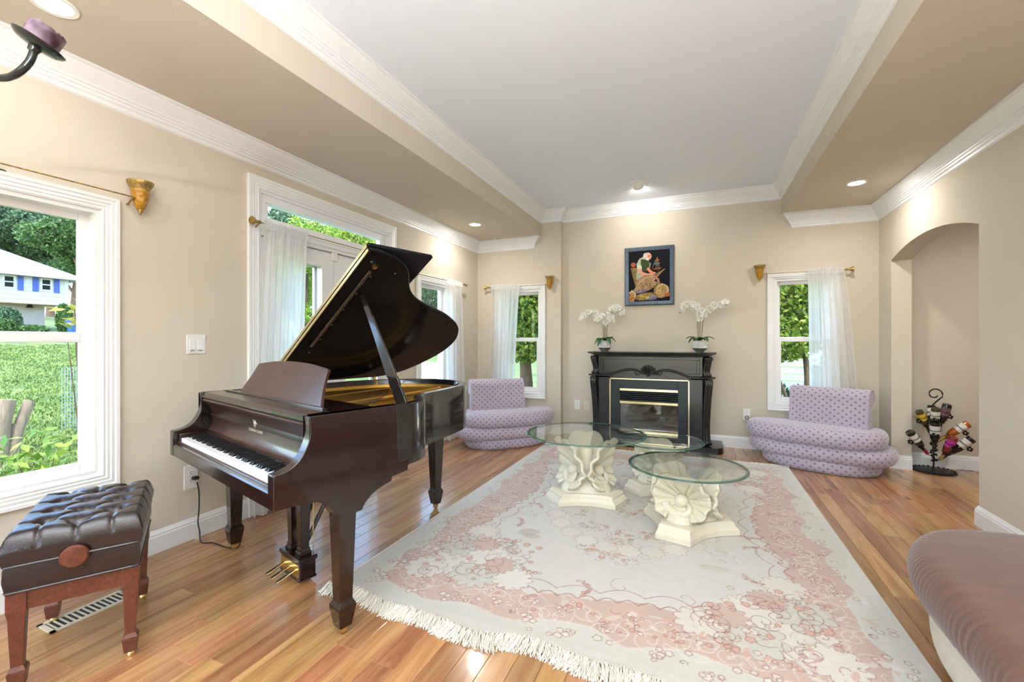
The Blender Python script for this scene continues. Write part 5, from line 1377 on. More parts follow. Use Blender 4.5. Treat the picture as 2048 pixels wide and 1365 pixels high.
# ------------------------------------------------------------------ wine rack and bottles
wr_l = Vector((2.09, 5.50, 0))
wrk = thing('wine_rack', 'black wrought iron wine rack shaped like a grape vine', 'wine rack', wr_l)
g = MB(); g.lathe([(0.001, 0.0), (0.165, 0.0), (0.168, 0.006), (0.160, 0.012), (0.09, 0.016), (0.02, 0.024), (0.001, 0.026)], 40); go = g.build('base', 'iron_black', wrk, True, 40)
for k in range(26):
    a = 2 * PI * k / 26; MB().sphere((0.155 * math.cos(a), 0.155 * math.sin(a), 0.012), 0.010, 8, 6).build('base_bead', 'iron_black', go, True)
pts = [(0.004 * math.sin(k), 0.004 * math.cos(k), 0.02 + 0.62 * k / 12) for k in range(13)] + [(0.018, 0, 0.67), (0.045, 0, 0.70)]
MB().tube(pts, 0.007, 8).build('stem', 'iron_black', wrk, True)
sp = [(0.012, 0.0, 0.66), (0.045, 0, 0.70)] + [(0.010 + (0.062 - 0.0022 * k) * math.cos(-0.35 + k * 0.36), 0, 0.745 + (0.062 - 0.0022 * k) * math.sin(-0.35 + k * 0.36)) for k in range(18)]
MB().tube(sp, 0.006, 8).build('hook', 'iron_black', wrk, True)
vine = MB()
rv_ = random.Random(5)
for k in range(34):
    a = rv_.uniform(0, 6.3); z = rv_.uniform(0.10, 0.42); r = 0.008 + 0.016 * rv_.random()
    vine.sphere((r * math.cos(a), r * math.sin(a), z), 0.011, 8, 6)
tag(vine.build('grape_cluster', 'iron_black', wrk, True), kind='stuff')
pane_mat('x_', (1, 1, 1)); 
mat('bottle_green', (0.012, 0.022, 0.012), 0.08, coat=0.5); mat('bottle_black', (0.008, 0.008, 0.009), 0.08, coat=0.5); mat('bottle_amber', lin(196, 110, 36), 0.10, trans=0.3); mat('bottle_rose', lin(150, 62, 48), 0.10, trans=0.2); mat('bottle_olive', (0.05, 0.045, 0.012), 0.08, coat=0.5)
mat('label_white', lin(226, 224, 216), 0.7, var=0.1, scale=60); mat('label_pink', lin(206, 60, 160), 0.6, var=0.25, scale=60); mat('label_plum', lin(118, 84, 92), 0.7, var=0.25, scale=50); mat('label_yellow', lin(216, 182, 60), 0.6); mat('cap_red', lin(150, 36, 54), 0.35); mat('cap_gold', lin(196, 176, 96), 0.35, metal=0.6); mat('cap_black', (0.02, 0.02, 0.02), 0.4); mat('cap_green', lin(30, 70, 52), 0.4)
BT = [  # azimuth deg, height of the neck end, tilt from vertical deg, glass, label, capsule, scale, words
    (205, 0.20, 40, 'bottle_green', 'label_white', 'cap_red', 0.95, 'dark green wine bottle with white label and red cap, lowest left'),
    (255, 0.24, 14, 'bottle_black', 'label_white', 'cap_black', 1.0, 'black wine bottle standing in the front centre of the rack'),
    (302, 0.16, 26, 'bottle_rose', 'label_pink', 'cap_gold', 0.9, 'rose wine bottle with bright pink label'),
    (345, 0.17, 44, 'bottle_black', 'label_white', 'cap_black', 1.0, 'black wine bottle with oval white label leaning right'),
    (210, 0.40, 30, 'bottle_olive', 'label_yellow', 'cap_black', 0.85, 'wine bottle with yellow label and brown end, upper left'),
    (258, 0.40, 16, 'bottle_olive', 'label_white', 'cap_black', 0.9, 'olive wine bottle with white label above the front centre'),
    (320, 0.42, 14, 'bottle_black', 'label_plum', 'cap_black', 0.95, 'black wine bottle with plum label near the hook'),
    (350, 0.33, 48, 'bottle_amber', 'label_white', 'cap_gold', 0.95, 'amber wine bottle sticking out at upper right'),
    (75, 0.40, 20, 'bottle_green', 'label_white', 'cap_green', 0.9, 'green wine bottle at the back of the rack')]
prof = [(0.0135, 0.0), (0.0145, 0.012), (0.0140, 0.02), (0.0138, 0.085), (0.018, 0.10), (0.030, 0.118), (0.0365, 0.14), (0.0372, 0.16), (0.0372, 0.285), (0.034, 0.294), (0.020, 0.290), (0.001, 0.280)]
for k, (az, z, tl_, gl_, lb_, cp_, s_, words) in enumerate(BT):
    a = math.radians(az); out = V(math.cos(a), math.sin(a), 0); ax = (out * math.sin(math.radians(tl_)) + V(0, 0, 1) * math.cos(math.radians(tl_))).normalized()
    p0 = wr_l + out * (0.06 if z < 0.3 else 0.035) + V(0, 0, z - 0.03)
    q = V(0, 0, 1).rotation_difference(ax)
    t = tag(empty('wine_bottle', p0), words, 'wine bottle', 'bottles in the wine rack'); t.rotation_euler = q.to_euler(); t.scale = (s_,) * 3
    MB().lathe(prof, 24).build('glass_body', gl_, t, True, 50)
    MB().lathe([(0.0378, 0.178), (0.0378, 0.262)], 24, cap=False).build('paper_label', lb_, t, True)
    MB().lathe([(0.001, -0.002), (0.0148, -0.002), (0.0152, 0.012), (0.0146, 0.062), (0.0140, 0.064)], 18, cap=False).build('capsule', cp_, t, True)
    # holder on the rack: two rings and a strut
    h = MB()
    for d in (0.10, 0.215):
        c_ = p0 - wr_l + ax * d * s_; e1 = ax.orthogonal().normalized(); e2 = ax.cross(e1); rr_ = (0.041 if d > 0.12 else 0.026) * s_
        h.tube([c_ + (e1 * math.cos(2 * PI * i / 20) + e2 * math.sin(2 * PI * i / 20)) * rr_ for i in range(21)], 0.003, 6, False)
    lowp = p0 - wr_l + ax * 0.10 * s_ - out * 0.024 * s_
    h.tube([(0, 0, max(0.06, z - 0.06)), tuple((p0 - wr_l) - out * 0.01 + V(0, 0, -0.01)), tuple(p0 - wr_l + ax * 0.10 * s_ + ax.cross(e1) * 0.0 - V(0, 0, 0.028 * s_)), tuple(p0 - wr_l + ax * 0.215 * s_ + (out * 0.7 - V(0, 0, 0.6)).normalized() * 0.041 * s_)], 0.0035, 6)
    lf = p0 - wr_l + ax * 0.215 * s_ + (out * 0.7 - V(0, 0, 0.6)).normalized() * 0.048 * s_
    for w_ in range(5):
        an = w_ * 1.256; h.sphere(lf + V(0.016 * math.cos(an), 0.010 * math.sin(an), -0.012 + 0.014 * math.sin(an)), 0.011, 6, 5, (1, 0.5, 1))
    h.build('bottle_holder', 'iron_black', wrk, True)

# ------------------------------------------------------------------ curtains, rods, wall lamps used as rod ends
m = bpy.data.materials.new('sheer'); m.use_nodes = True; MATS['sheer'] = m
N, L = m.node_tree.nodes, m.node_tree.links
for n_ in list(N): N.remove(n_)
out = N.new('ShaderNodeOutputMaterial'); m1 = N.new('ShaderNodeMixShader'); m2 = N.new('ShaderNodeMixShader'); tr = N.new('ShaderNodeBsdfTransparent'); tl_ = N.new('ShaderNodeBsdfTranslucent'); df = N.new('ShaderNodeBsdfDiffuse')
for s_ in (tl_, df): s_.inputs[0].default_value = (0.97, 0.97, 0.965, 1)
wv = N.new('ShaderNodeTexNoise'); wv.inputs['Scale'].default_value = 3.0; tc = N.new('ShaderNodeTexCoord'); mp = N.new('ShaderNodeMapping'); mp.inputs['Scale'].default_value = (14, 14, 0.6)
L.new(tc.outputs['Object'], mp.inputs[0]); L.new(mp.outputs[0], wv.inputs[0]); mr = N.new('ShaderNodeMapRange'); mr.inputs[3].default_value = 0.14; mr.inputs[4].default_value = 0.30
L.new(wv.outputs[0], mr.inputs[0]); m1.inputs[0].default_value = 0.68
L.new(df.outputs[0], m1.inputs[1]); L.new(tl_.outputs[0], m1.inputs[2]); L.new(mr.outputs[0], m2.inputs[0]); L.new(m1.outputs[0], m2.inputs[1]); L.new(tr.outputs[0], m2.inputs[2]); L.new(m2.outputs[0], out.inputs[0])
def curtain(label, to3, a_top, a_bot, ztop, folds, depth, seed, zbot=0.015):
    """sheer panel: to3(a, out from wall, z)"""
    c0 = to3((a_top[0] + a_top[1]) / 2, 0, 0)
    t = thing('curtain', label, 'curtain', c0, 0, 'white sheer curtains'); r0 = random.Random(seed); ph = r0.uniform(0, 6)
    def fn(u, v):
        f = v ** 0.8; a0 = a_top[0] + (a_bot[0] - a_top[0]) * f; a1 = a_top[1] + (a_bot[1] - a_top[1]) * f
        w_ = 0.5 + 0.5 * v
        s_ = math.sin(u * folds * 2 * PI + ph + 1.2 * v) + 0.5 * math.sin(u * folds * 4.7 * PI + ph * 2 + 2 * v)
        amp = 0.012 + 0.022 * v
        gath = 0.006 * math.sin(u * folds * 9 * PI) * math.exp(-v / 0.05)
        if v > 0.94: amp *= 1 + (v - 0.94) * 8
        z = ztop + 0.012 * abs(math.sin(u * folds * 7)) * (v < 0.02) - (ztop - zbot) * v
        p = to3(a0 + (a1 - a0) * u + 0.004 * math.sin(u * folds * 6 * PI), depth + amp * s_ + gath, z)
        return tuple(Vector(p) - Vector(c0))
    MB().grid(fn, int(folds * 18), 60).build('sheer_panel', 'sheer', t, True, 180)
    def fn2(u, v):
        p = to3(a_top[0] + (a_top[1] - a_top[0]) * u, depth - 0.012 + 0.030 * v + 0.006 * math.sin(u * folds * 9 * PI), ztop - 0.055 + 0.058 * math.sin(v * PI) * (1 + 0.15 * math.sin(u * folds * 11)))
        return tuple(Vector(p) - Vector(c0))
    MB().grid(fn2, int(folds * 22), 8).build('rod_pocket', 'sheer', t, True, 180)
    return t
inL = lambda a, d, z: (XL + d, a, z); inBL = lambda a, d, z: (a, YBL - d, z); inB = lambda a, d, z: (a, YB - d, z)
curtain('long white sheer curtain tied at left side of french door', inL, (2.215, 2.60), (2.13, 2.50), 2.125, 5, 0.075, 1)
curtain('white sheer curtain over left wall window behind piano tail', inL, (4.72, 5.12), (4.72, 5.24), 2.03, 5, 0.070, 2)
curtain('white sheer curtain on back window in left corner', inBL, (-2.715, -2.27), (-2.74, -2.37), 2.045, 5, 0.070, 3)
curtain('white sheer curtain on back window above right settee', inB, (1.105, 1.43), (1.13, 1.60), 2.05, 5, 0.070, 4)
m, N, L, b = nt('amber_glass'); setp(b, color=lin(206, 150, 44), rough=0.25, trans=0.35, ior=1.4)
vr = N.new('ShaderNodeTexVoronoi'); vr.inputs['Scale'].default_value = 38; tc = N.new('ShaderNodeTexCoord'); L.new(tc.outputs['Object'], vr.inputs[0]); bp = N.new('ShaderNodeBump'); bp.inputs['Strength'].default_value = 0.6; bp.inputs['Distance'].default_value = 0.01
L.new(vr.outputs[0], bp.inputs['Height']); L.new(bp.outputs[0], b.inputs['Normal'])
def sconce(label, to3, a, z):
    t = thing('torch_finial', label, 'finial', to3(a, 0.055, z - 0.09), 0, 'amber torch shaped rod ends')
    MB().lathe([(0.040, 0.126), (0.048, 0.145), (0.058, 0.160), (0.062, 0.170), (0.062, 0.178), (0.055, 0.180), (0.042, 0.170)], 24).build('rim', 'brass_old', t, True, 40)
    MB().lathe([(0.014, 0.018), (0.023, 0.032), (0.032, 0.065), (0.039, 0.10), (0.043, 0.132)], 24).build('shade', 'amber_glass', t, True, 60)
    MB().lathe([(0.001, -0.012), (0.006, -0.006), (0.005, 0.0), (0.012, 0.008), (0.015, 0.020), (0.010, 0.026)], 16).build('tip', 'brass_old', t, True, 60)
    d = Vector(to3(0, 0, 0)) - Vector(to3(0, 1, 0)); d.normalize()
    MB().tube([V(0, 0, 0.085), V(0, 0, 0.085) + d * 0.055], 0.008, 8).build('bracket', 'brass_old', t, True)
    return t
sconce('amber glass torch finial beside the near left window', inL, 1.468, 2.075)
sconce('amber glass torch finial right of back window in left corner', inBL, -1.848, 2.045)
sconce('amber glass torch finial left of back window above right settee', inB, 0.645, 2.04)
def rod(label, to3, a0, a1, z, fin, hook=False, d=0.075):
    c0 = Vector(to3(a0, 0, z)); t = thing('curtain_rod', label, 'curtain rod', c0, 0, 'thin brass curtain rods')
    q = lambda a, dd, zz: tuple(Vector(to3(a, dd, zz)) - c0)
    MB().tube([q(a0, d, z), q(a1, d, z)], 0.0038, 8).build('rod', 'brass_old', t, True)
    for a in (a0, a1):
        MB().tube([q(a, 0, z - 0.03), q(a, 0.012, z - 0.03), q(a, d * 0.7, z - 0.006), q(a, d, z)], 0.005, 8).build('bracket', 'brass_old', t, True)
    if fin is not None:
        s_ = 1 if fin > 0 else -1; a = a1 if fin > 0 else a0
        g = MB()
        if hook:
            pts = [q(a, d, z), q(a + s_ * 0.04, d, z), q(a + s_ * 0.07, d, z - 0.012), q(a + s_ * 0.095, d, z + 0.005), q(a + s_ * 0.10, d, z + 0.03)]
            g.tube(pts, [0.011, 0.014, 0.011, 0.010, 0.008], 10)
        else:
            for f, r in ((0.0, 0.010), (0.015, 0.014)): pass
            g.tube([q(a, d, z), q(a + s_ * 0.01, d, z), q(a + s_ * 0.025, d, z), q(a + s_ * 0.045, d, z), q(a + s_ * 0.06, d, z), q(a + s_ * 0.075, d, z), q(a + s_ * 0.078, d, z)], [0.008, 0.013, 0.010, 0.014, 0.026, 0.029, 0.020], 14)
        g.build('finial', 'brass_old', t, True, 60)
    return t
rod('thin brass curtain rod over the near left window', inL, 0.30, 1.43, 2.062, None)
rod('brass curtain rod with bell finial over the french door', inL, 2.20, 3.74, 2.112, -1, d=0.075)
rod('brass curtain rod with hooked end over left window by corner', inL, 4.16, 5.16, 2.018, 1, True)
rod('brass curtain rod with round finial over back window in left corner', inBL, -2.74, -1.885, 2.022, -1)
rod('brass curtain rod with flared finial over back window above right settee', inB, 0.685, 1.445, 2.028, 1)

# ------------------------------------------------------------------ switches, outlets, cord, floor register
def plate(name, label, cat, to3, a, z, w_, h_, m_='plastic_white'):
    c0 = Vector(to3(a, 0, z)); t = thing(name, label, cat, c0)
    q = lambda aa, d, zz: tuple(Vector(to3(a + aa, d, z + zz)) - c0)
    def bx(a0, a1, d0, d1, z0, z1, nm, mm, par=t, bev=0.0):
        vs = [q(x, d, y) for y in (z0, z1) for d in (d0, d1) for x in (a0, a1)]
        return MB().add(vs, [(0, 2, 3, 1), (4, 5, 7, 6), (0, 1, 5, 4), (2, 6, 7, 3), (0, 4, 6, 2), (1, 3, 7, 5)]).build(nm, mm, par, bevel=bev)
    p = bx(-w_ / 2, w_ / 2, 0, 0.006, -h_ / 2, h_ / 2, 'wall_plate', m_, t, 0.003)
    return t, bx, q
t, bx, q = plate('light_switch', 'white double rocker light switch on left wall', 'light switch', inL, 1.80, 1.24, 0.116, 0.124)
for x in (-0.024, 0.024):
    bx(x - 0.017, x + 0.017, 0.005, 0.009, -0.034, 0.034, 'rocker', 'vinyl_white', t, 0.002)
    bx(x - 0.012, x + 0.012, 0.006, 0.0095, -0.043, -0.040, 'slider_slot', 'slot_dark', t)
def duplex(bx, q, t, zs=(0.020, -0.020), m_='vinyl_white'):
    for z in zs:
        bx(-0.017, 0.017, 0.005, 0.008, z - 0.015, z + 0.015, 'socket', m_, t, 0.004)
        for x in (-0.006, 0.006): bx(x - 0.0012, x + 0.0012, 0.006, 0.0085, z - 0.001, z + 0.008, 'slot', 'slot_dark', t)
        bx(-0.0025, 0.0025, 0.006, 0.0085, z - 0.010, z - 0.005, 'slot', 'slot_dark', t)
t, bx, q = plate('wall_outlet', 'white wall outlet with black plug left of piano', 'outlet', inL, 1.768, 0.397, 0.083, 0.150); duplex(bx, q, t, (0.028, -0.022))
t, bx, q = plate('wall_outlet', 'white wall outlet left of the fireplace', 'outlet', inB, -1.505, 0.402, 0.078, 0.124); duplex(bx, q, t)
t, bx, q = plate('cable_outlet', 'cream cable jack plate beside fireplace', 'outlet', inB, -1.380, 0.398, 0.070, 0.116, 'plastic_cream')
MB().tube([q(0, 0.004, 0), q(0, 0.012, 0)], 0.006, 10).build('jack', 'brass_old', t, True)
t, bx, q = plate('wall_outlet', 'white wall outlet between fireplace and right settee', 'outlet', inB, 0.518, 0.402, 0.078, 0.135); duplex(bx, q, t, (0.030, -0.022))
t = thing('night_light', 'small round plug-in night light in outlet left of right settee', 'night light', (0.520, YB - 0.012, 0.372))
MB().lathe([(0.0, 0.0), (0.026, 0.0), (0.028, 0.010), (0.024, 0.020), (0.0, 0.022)], 24).xf(Matrix.Rotation(PI / 2, 4, 'X')).build('housing', 'plastic_white', t, True, 50)
MB().lathe([(0.012, 0.0215), (0.018, 0.023), (0.020, 0.0215)], 24, cap=False).xf(Matrix.Rotation(PI / 2, 4, 'X')).build('ring', 'slot_dark', t, True)
cd = thing('power_cord', 'black power cord with white tag from outlet to piano leg', 'cord', (XL + 0.03, 1.78, 0))
def cpt(u, v, z=None, x=None):
    a = (u - 1024) / F_PX; d = V(-math.sin(YAW) + a * math.cos(YAW), math.cos(YAW) + a * math.sin(YAW), -(v - 682.5) / F_PX)
    tt = (x / d.x) if x is not None else (z - 1.26) / d.z
    return V(0, 0, 1.26) + d * tt
pts = [cpt(394, 965, x=XL + 0.035), cpt(398, 985, x=XL + 0.04), cpt(398, 1020, x=XL + 0.035), cpt(396, 1045, x=XL + 0.03), cpt(399, 1062, x=XL + 0.05), cpt(403, 1085, z=0.006), cpt(425, 1086, z=0.005), cpt(445, 1093, z=0.005), cpt(462, 1097, z=0.005), cpt(476, 1095, z=0.006), cpt(481, 1084, z=0.03)]
pts = [tuple(p - Vector(cd.location)) for p in pts]
MB().tube(crom(pts, 6, False), 0.0038, 8).build('cable', 'plastic_black', cd, True)
pg = cpt(388, 957, x=XL + 0.018) - Vector(cd.location)
MB().box(pg.x - 0.012, pg.x + 0.020, pg.y - 0.010, pg.y + 0.022, pg.z - 0.010, pg.z + 0.010, 0.003).build('plug', 'plastic_black', cd)
p0, p1, p2, p3 = [cpt(*c, x=XL + 0.045) - Vector(cd.location) for c in ((390, 1062), (400, 1058), (403, 1082), (391, 1088))]
solidify(MB().add([p0, p1, p2, p3], [(0, 1, 2, 3)]).build('tag', 'plastic_white', cd), 0.001)
fvx, fvy = -2.60, 1.13
fv = thing('floor_register', 'black and cream slatted floor vent under the piano bench', 'floor vent', (-2.62, 1.12, 0), 0)
RW, RL = 0.062, 0.16
for (x0, x1, y0, y1) in ((-RW, RW, -RL, -RL + 0.018), (-RW, RW, RL - 0.018, RL), (-RW, -RW + 0.016, -RL, RL), (RW - 0.016, RW, -RL, RL)): MB().box(x0, x1, y0, y1, 0.0, 0.006).build('frame', 'plastic_cream', fv)
MB().box(-RW + 0.01, RW - 0.01, -RL + 0.01, RL - 0.01, 0.0, 0.001).build('duct', 'slot_dark', fv)
for k in range(14):
    y = -RL + 0.028 + k * (2 * RL - 0.056) / 13
    MB().box(-RW + 0.016, RW - 0.016, y - 0.003, y + 0.003, 0.001, 0.005).build('slat', 'plastic_cream', fv)

# ------------------------------------------------------------------ iron chandelier arm with candle (upper left corner)
mat('candle_wax', lin(54, 22, 36), 0.45, color2=lin(132, 108, 122), scale=34, detail=1.0)
def cray(u, v, t_):
    a = (u - 1024) / F_PX; return V(0, 0, 1.26) + V(-math.sin(YAW) + a * math.cos(YAW), math.cos(YAW) + a * math.sin(YAW), -(v - 682.5) / F_PX) * t_
rgt = V(math.cos(YAW), math.sin(YAW), 0); dp = 1.30
dish = cray(70, 96, dp)
ax = (V(0, 0, 1) * math.cos(math.radians(26)) + rgt * math.sin(math.radians(26)) + V(-math.sin(YAW), math.cos(YAW), 0) * 0.16).normalized()
cb = cray(-260, 300, dp + 0.25)
chd = thing('chandelier', 'dark iron candle chandelier at top left with a saucer arm', 'chandelier', (cb.x, cb.y, 0))
q = V(0, 0, 1).rotation_difference(ax).to_matrix().to_4x4(); off_ = Vector((cb.x, cb.y, 0))
Md = Matrix.Translation(dish - off_) @ q
MB().lathe([(0.001, 0.0), (0.020, 0.001), (0.046, 0.006), (0.058, 0.014), (0.062, 0.020), (0.060, 0.021), (0.044, 0.011), (0.001, 0.006)], 40).xf(Md).build('drip_pan', 'iron_dark', chd, True, 50)
armp = [dish - off_ - ax * 0.002, cray(60, 122, dp) - off_, cray(40, 143, dp) - off_, cray(15, 155, dp + 0.01) - off_, cray(-30, 160, dp + 0.03) - off_, cray(-120, 190, dp + 0.1) - off_, cray(-260, 280, dp + 0.25) - off_]
MB().tube(crom([tuple(p) for p in armp], 6, False), 0.0100, 10).build('arm', 'iron_dark', chd, True)
MB().tube([dish - off_ - ax * 0.014, dish - off_ + ax * 0.004], [0.012, 0.017], 10).build('arm_cup', 'iron_dark', chd, True)
MB().lathe([(0.018, -0.10), (0.03, -0.05), (0.018, 0.0), (0.03, 0.08), (0.012, 0.14), (0.008, 0.2)], 16, (0, 0, cb.z)).build('hub', 'iron_dark', chd, True)
MB().tube([(0, 0, cb.z + 0.19), (0, 0, ZS)], 0.006, 8).build('rod', 'iron_dark', chd, True)
MB().lathe([(0.001, -0.03), (0.05, -0.02), (0.06, 0.0), (0.001, 0.0)], 24, (0, 0, ZS)).build('canopy', 'iron_dark', chd, True)
for o_ in list(chd.children):                                          # two more arms round the hub, outside the picture
    if o_.name.split('.')[0] in ('arm', 'drip_pan', 'arm_cup'):
        for k in (1, 2): link(o_.name.split('.')[0], o_.data, None, chd, rot=(0, 0, k * 2 * PI / 3))
can_ = thing('pillar_candle', 'purple and white marbled pillar candle on the chandelier saucer', 'candle', dish + ax * 0.0085)
qe = V(0, 0, 1).rotation_difference(ax).to_euler(); can_.rotation_euler = qe
rc = random.Random(2); n_ = 32
ringc = lambda r, z, j=0.0: [((r + rc.uniform(-1, 1) * 0.0008) * math.cos(2 * PI * k / n_), (r) * math.sin(2 * PI * k / n_), z + j * rc.uniform(-1, 1)) for k in range(n_)]
MB().loft([ringc(0.041, 0.0), ringc(0.042, 0.004), ringc(0.042, 0.052), ringc(0.0415, 0.060, 0.004), ringc(0.036, 0.062, 0.003), ringc(0.030, 0.050, 0.002)]).build('wax', 'candle_wax', can_, True, 60)
MB().tube([(0, 0, 0.048), (0.001, 0, 0.066)], 0.0012, 5).build('wick', 'slot_dark', can_)
# ------------------------------------------------------------------ outside
def ground_z(x, y):
    r = max(0.0, -3.4 - x) * 0.058
    return -0.45 + r
mat('grass_ground', lin(72, 98, 42), 0.95, color2=lin(132, 142, 76), scale=0.9, detail=8.0, bump=1.0, bscale=14)
mat('grass_blade', lin(80, 108, 42), 0.8, color2=lin(138, 150, 76), scale=1.2)
mat('concrete', lin(222, 218, 210), 0.9, var=0.08, scale=3)
g = MB().grid(lambda u, v: (-110 + 150 * u, -60 + 130 * v, ground_z(-110 + 150 * u, 0) - 0.001), 150, 10)
gr = g.build('ground', 'grass_ground'); tag(gr, kind='structure')
def qmesh(name, verts, quads_, m_):
    me = bpy.data.meshes.new(name); n_ = len(verts); k = quads_.shape[1]
    me.vertices.add(n_); me.vertices.foreach_set('co', verts.astype(np.float32).ravel())
    me.loops.add(quads_.size); me.loops.foreach_set('vertex_index', quads_.astype(np.int32).ravel())
    me.polygons.add(len(quads_)); me.polygons.foreach_set('loop_start', (np.arange(len(quads_)) * k).astype(np.int32))
    me.update(calc_edges=True); me.materials.append(MATS[m_]); return me
def leaf_cloud(name, centers, radii, n, size, m_, seed, flat=0.0):
    """n leaves (folded rhombs) on and inside blobs"""
    r = np.random.RandomState(seed); c = np.asarray(centers, float); rad = np.asarray(radii, float)
    w_ = rad.prod(axis=1) ** (2 / 3.0); pick = r.choice(len(c), n, p=w_ / w_.sum())
    d = r.normal(size=(n, 3)); d /= np.linalg.norm(d, axis=1)[:, None]
    rr_ = r.uniform(0.55, 1.03, n) ** 0.6
    p = c[pick] + d * rad[pick] * rr_[:, None]
    a = r.normal(size=(n, 3)) + d * 0.2; a /= np.linalg.norm(a, axis=1)[:, None]
    nn = d + 0.7 * r.normal(size=(n, 3)); b_ = np.cross(a, nn); b_ /= (np.linalg.norm(b_, axis=1)[:, None] + 1e-9)
    s_ = size * r.uniform(0.6, 1.3, n)[:, None]
    v = np.stack([p - a * s_, p + b_ * s_ * 0.55, p + a * s_, p - b_ * s_ * 0.55], 1).reshape(-1, 3)
    return qmesh(name, v, np.arange(n * 4).reshape(n, 4), m_)
def leaf_mat(name, c1, c2, tr_=0.35):
    m = bpy.data.materials.new(name); m.use_nodes = True; MATS[name] = m
    N, L = m.node_tree.nodes, m.node_tree.links
    b = N['Principled BSDF']; geo = N.new('ShaderNodeNewGeometry'); cr = N.new('ShaderNodeValToRGB')
    cr.color_ramp.elements[0].color = (*c1, 1); cr.color_ramp.elements[1].color = (*c2, 1)
    L.new(geo.outputs['Random Per Island'], cr.inputs[0]); L.new(cr.outputs[0], b.inputs['Base Color']); b.inputs['Roughness'].default_value = 0.5
    tl = N.new('ShaderNodeBsdfTranslucent'); mx = N.new('ShaderNodeMixShader'); mx.inputs[0].default_value = tr_
    L.new(cr.outputs[0], tl.inputs[0]); L.new(b.outputs[0], mx.inputs[1]); L.new(tl.outputs[0], mx.inputs[2]); L.new(mx.outputs[0], N['Material Output'].inputs[0])
leaf_mat('leaf_mid', lin(40, 74, 32), lin(102, 134, 66)); leaf_mat('leaf_dark', lin(42, 72, 46), lin(104, 132, 92)); leaf_mat('leaf_bright', lin(80, 120, 30), lin(178, 194, 78)); leaf_mat('leaf_yellow', lin(120, 138, 34), lin(190, 182, 76))
mat('bark', lin(104, 84, 66), 0.95, var=0.3, scale=9, stretch=(4, 4, 0.8), bump=0.8, bscale=20)
mat('bark_pale', lin(150, 130, 108), 0.9, var=0.25, scale=6, stretch=(5, 5, 0.8), bump=0.5, bscale=18); mat('cut_wood', lin(206, 168, 120), 0.9, var=0.15, scale=12)
def blobs(seed, n, w, h, z0):
    r = random.Random(seed); cs, rs = [], []
    for k in range(n):
        a = r.uniform(0, 6.283); f = r.random(); zz = z0 + h * r.random(); lim = w * math.sin(PI * min(0.98, max(0.12, (zz - z0) / h * 0.8 + 0.12)))
        rad = r.uniform(0.22, 0.38) * w; d = max(0.0, lim - rad * 0.6) * math.sqrt(f)
        cs.append((d * math.cos(a), d * math.sin(a), zz)); rs.append((rad, rad, rad * 0.8))
    return cs, rs
crowns = {}
def crown_mesh(key, m_, n, size, seed, w=2.6, h=4.2, z0=2.0, nb=26):
    cs, rs = blobs(seed, nb, w, h, z0); crowns[key] = leaf_cloud('foliage', cs, rs, n, size, m_, seed)
crown_mesh('mid', 'leaf_mid', 26000, 0.085, 1); crown_mesh('dark', 'leaf_dark', 26000, 0.085, 2); crown_mesh('bright', 'leaf_bright', 20000, 0.075, 3)
trunk_me = MB().tube([(0, 0, -0.3), (0.04, 0.02, 1.0), (-0.03, 0.05, 2.2), (0.05, 0, 4.4)], [0.20, 0.16, 0.13, 0.05], 10)
trunk_me.tube([(0.0, 0.03, 1.5), (0.5, 0.2, 2.3), (0.9, 0.3, 3.2)], [0.09, 0.07, 0.03], 8); trunk_me.tube([(0.0, 0.03, 1.9), (-0.5, -0.2, 2.8), (-0.9, 0.1, 3.8)], [0.09, 0.06, 0.03], 8)
trunk_me = trunk_me.mesh('trunk', True, 60); trunk_me.materials.append(MATS['bark'])
def tree(label, x, y, key, s, rz=0.0, group='trees outside the windows', z=None, sz=None):
    t = thing('tree', label, 'tree', (x, y, ground_z(x, y) if z is None else z), rz, group); t.scale = (s, s, sz or s)
    link('foliage', crowns[key], None, t); link('trunk', trunk_me, None, t); return t
def at(u, v, dist):
    a = (u - 1024) / F_PX; dx, dy = -math.sin(YAW) + a * math.cos(YAW), math.cos(YAW) + a * math.sin(YAW); return dx * dist, dy * dist
tl_words = [
    (-12, 58, 'dark', 2.9, 'tall dark tree behind the white house, far left'), (52, 74, 'mid', 3.3, 'tall green tree behind the white house roof'), (100, 96, 'dark', 4.0, 'dark tree behind right end of the white house'), (150, 62, 'dark', 2.5, 'dark tree beyond the corner of the white house'), (190, 42, 'mid', 1.9, 'green tree right of the white house behind the sash')]
for u, d, key, s, wds in tl_words: tree(wds, *at(u, 0, d), key, s, u * 0.7)
tree('leafy green tree in the lawn seen through the french door', *at(612, 0, 15), 'bright', 0.82, 1.0)
tree('tree top at left end of the transom window', *at(560, 0, 26), 'dark', 1.28, 2.0)
tree('green tree seen through middle of the transom window', *at(655, 0, 30), 'mid', 1.25, 0.4)
tree('green tree seen through right part of the transom window', *at(700, 0, 27), 'bright', 1.27, 3.0)
tree('green tree behind the raised piano lid', *at(760, 0, 32), 'mid', 1.7, 1.3)
tree('dark green tree left in the window behind piano tail', *at(835, 0, 30), 'dark', 1.35, 0.9)
tree('bright green tree right in the window behind piano tail', *at(880, 0, 34), 'bright', 1.45, 4.1)
tree('green tree beyond the driveway seen below piano lid', *at(905, 0, 38), 'mid', 1.3, 2.2)
# driveway
xs = [at(800, 0, 13), at(960, 0, 13), at(960, 0, 22), at(780, 0, 24)]
dv = MB().loft([[(x, y, ground_z(x, y) + 0.02) for x, y in xs], [(x, y, ground_z(x, y) + 0.06) for x, y in xs]]).build('driveway', 'concrete'); tag(dv, kind='structure')
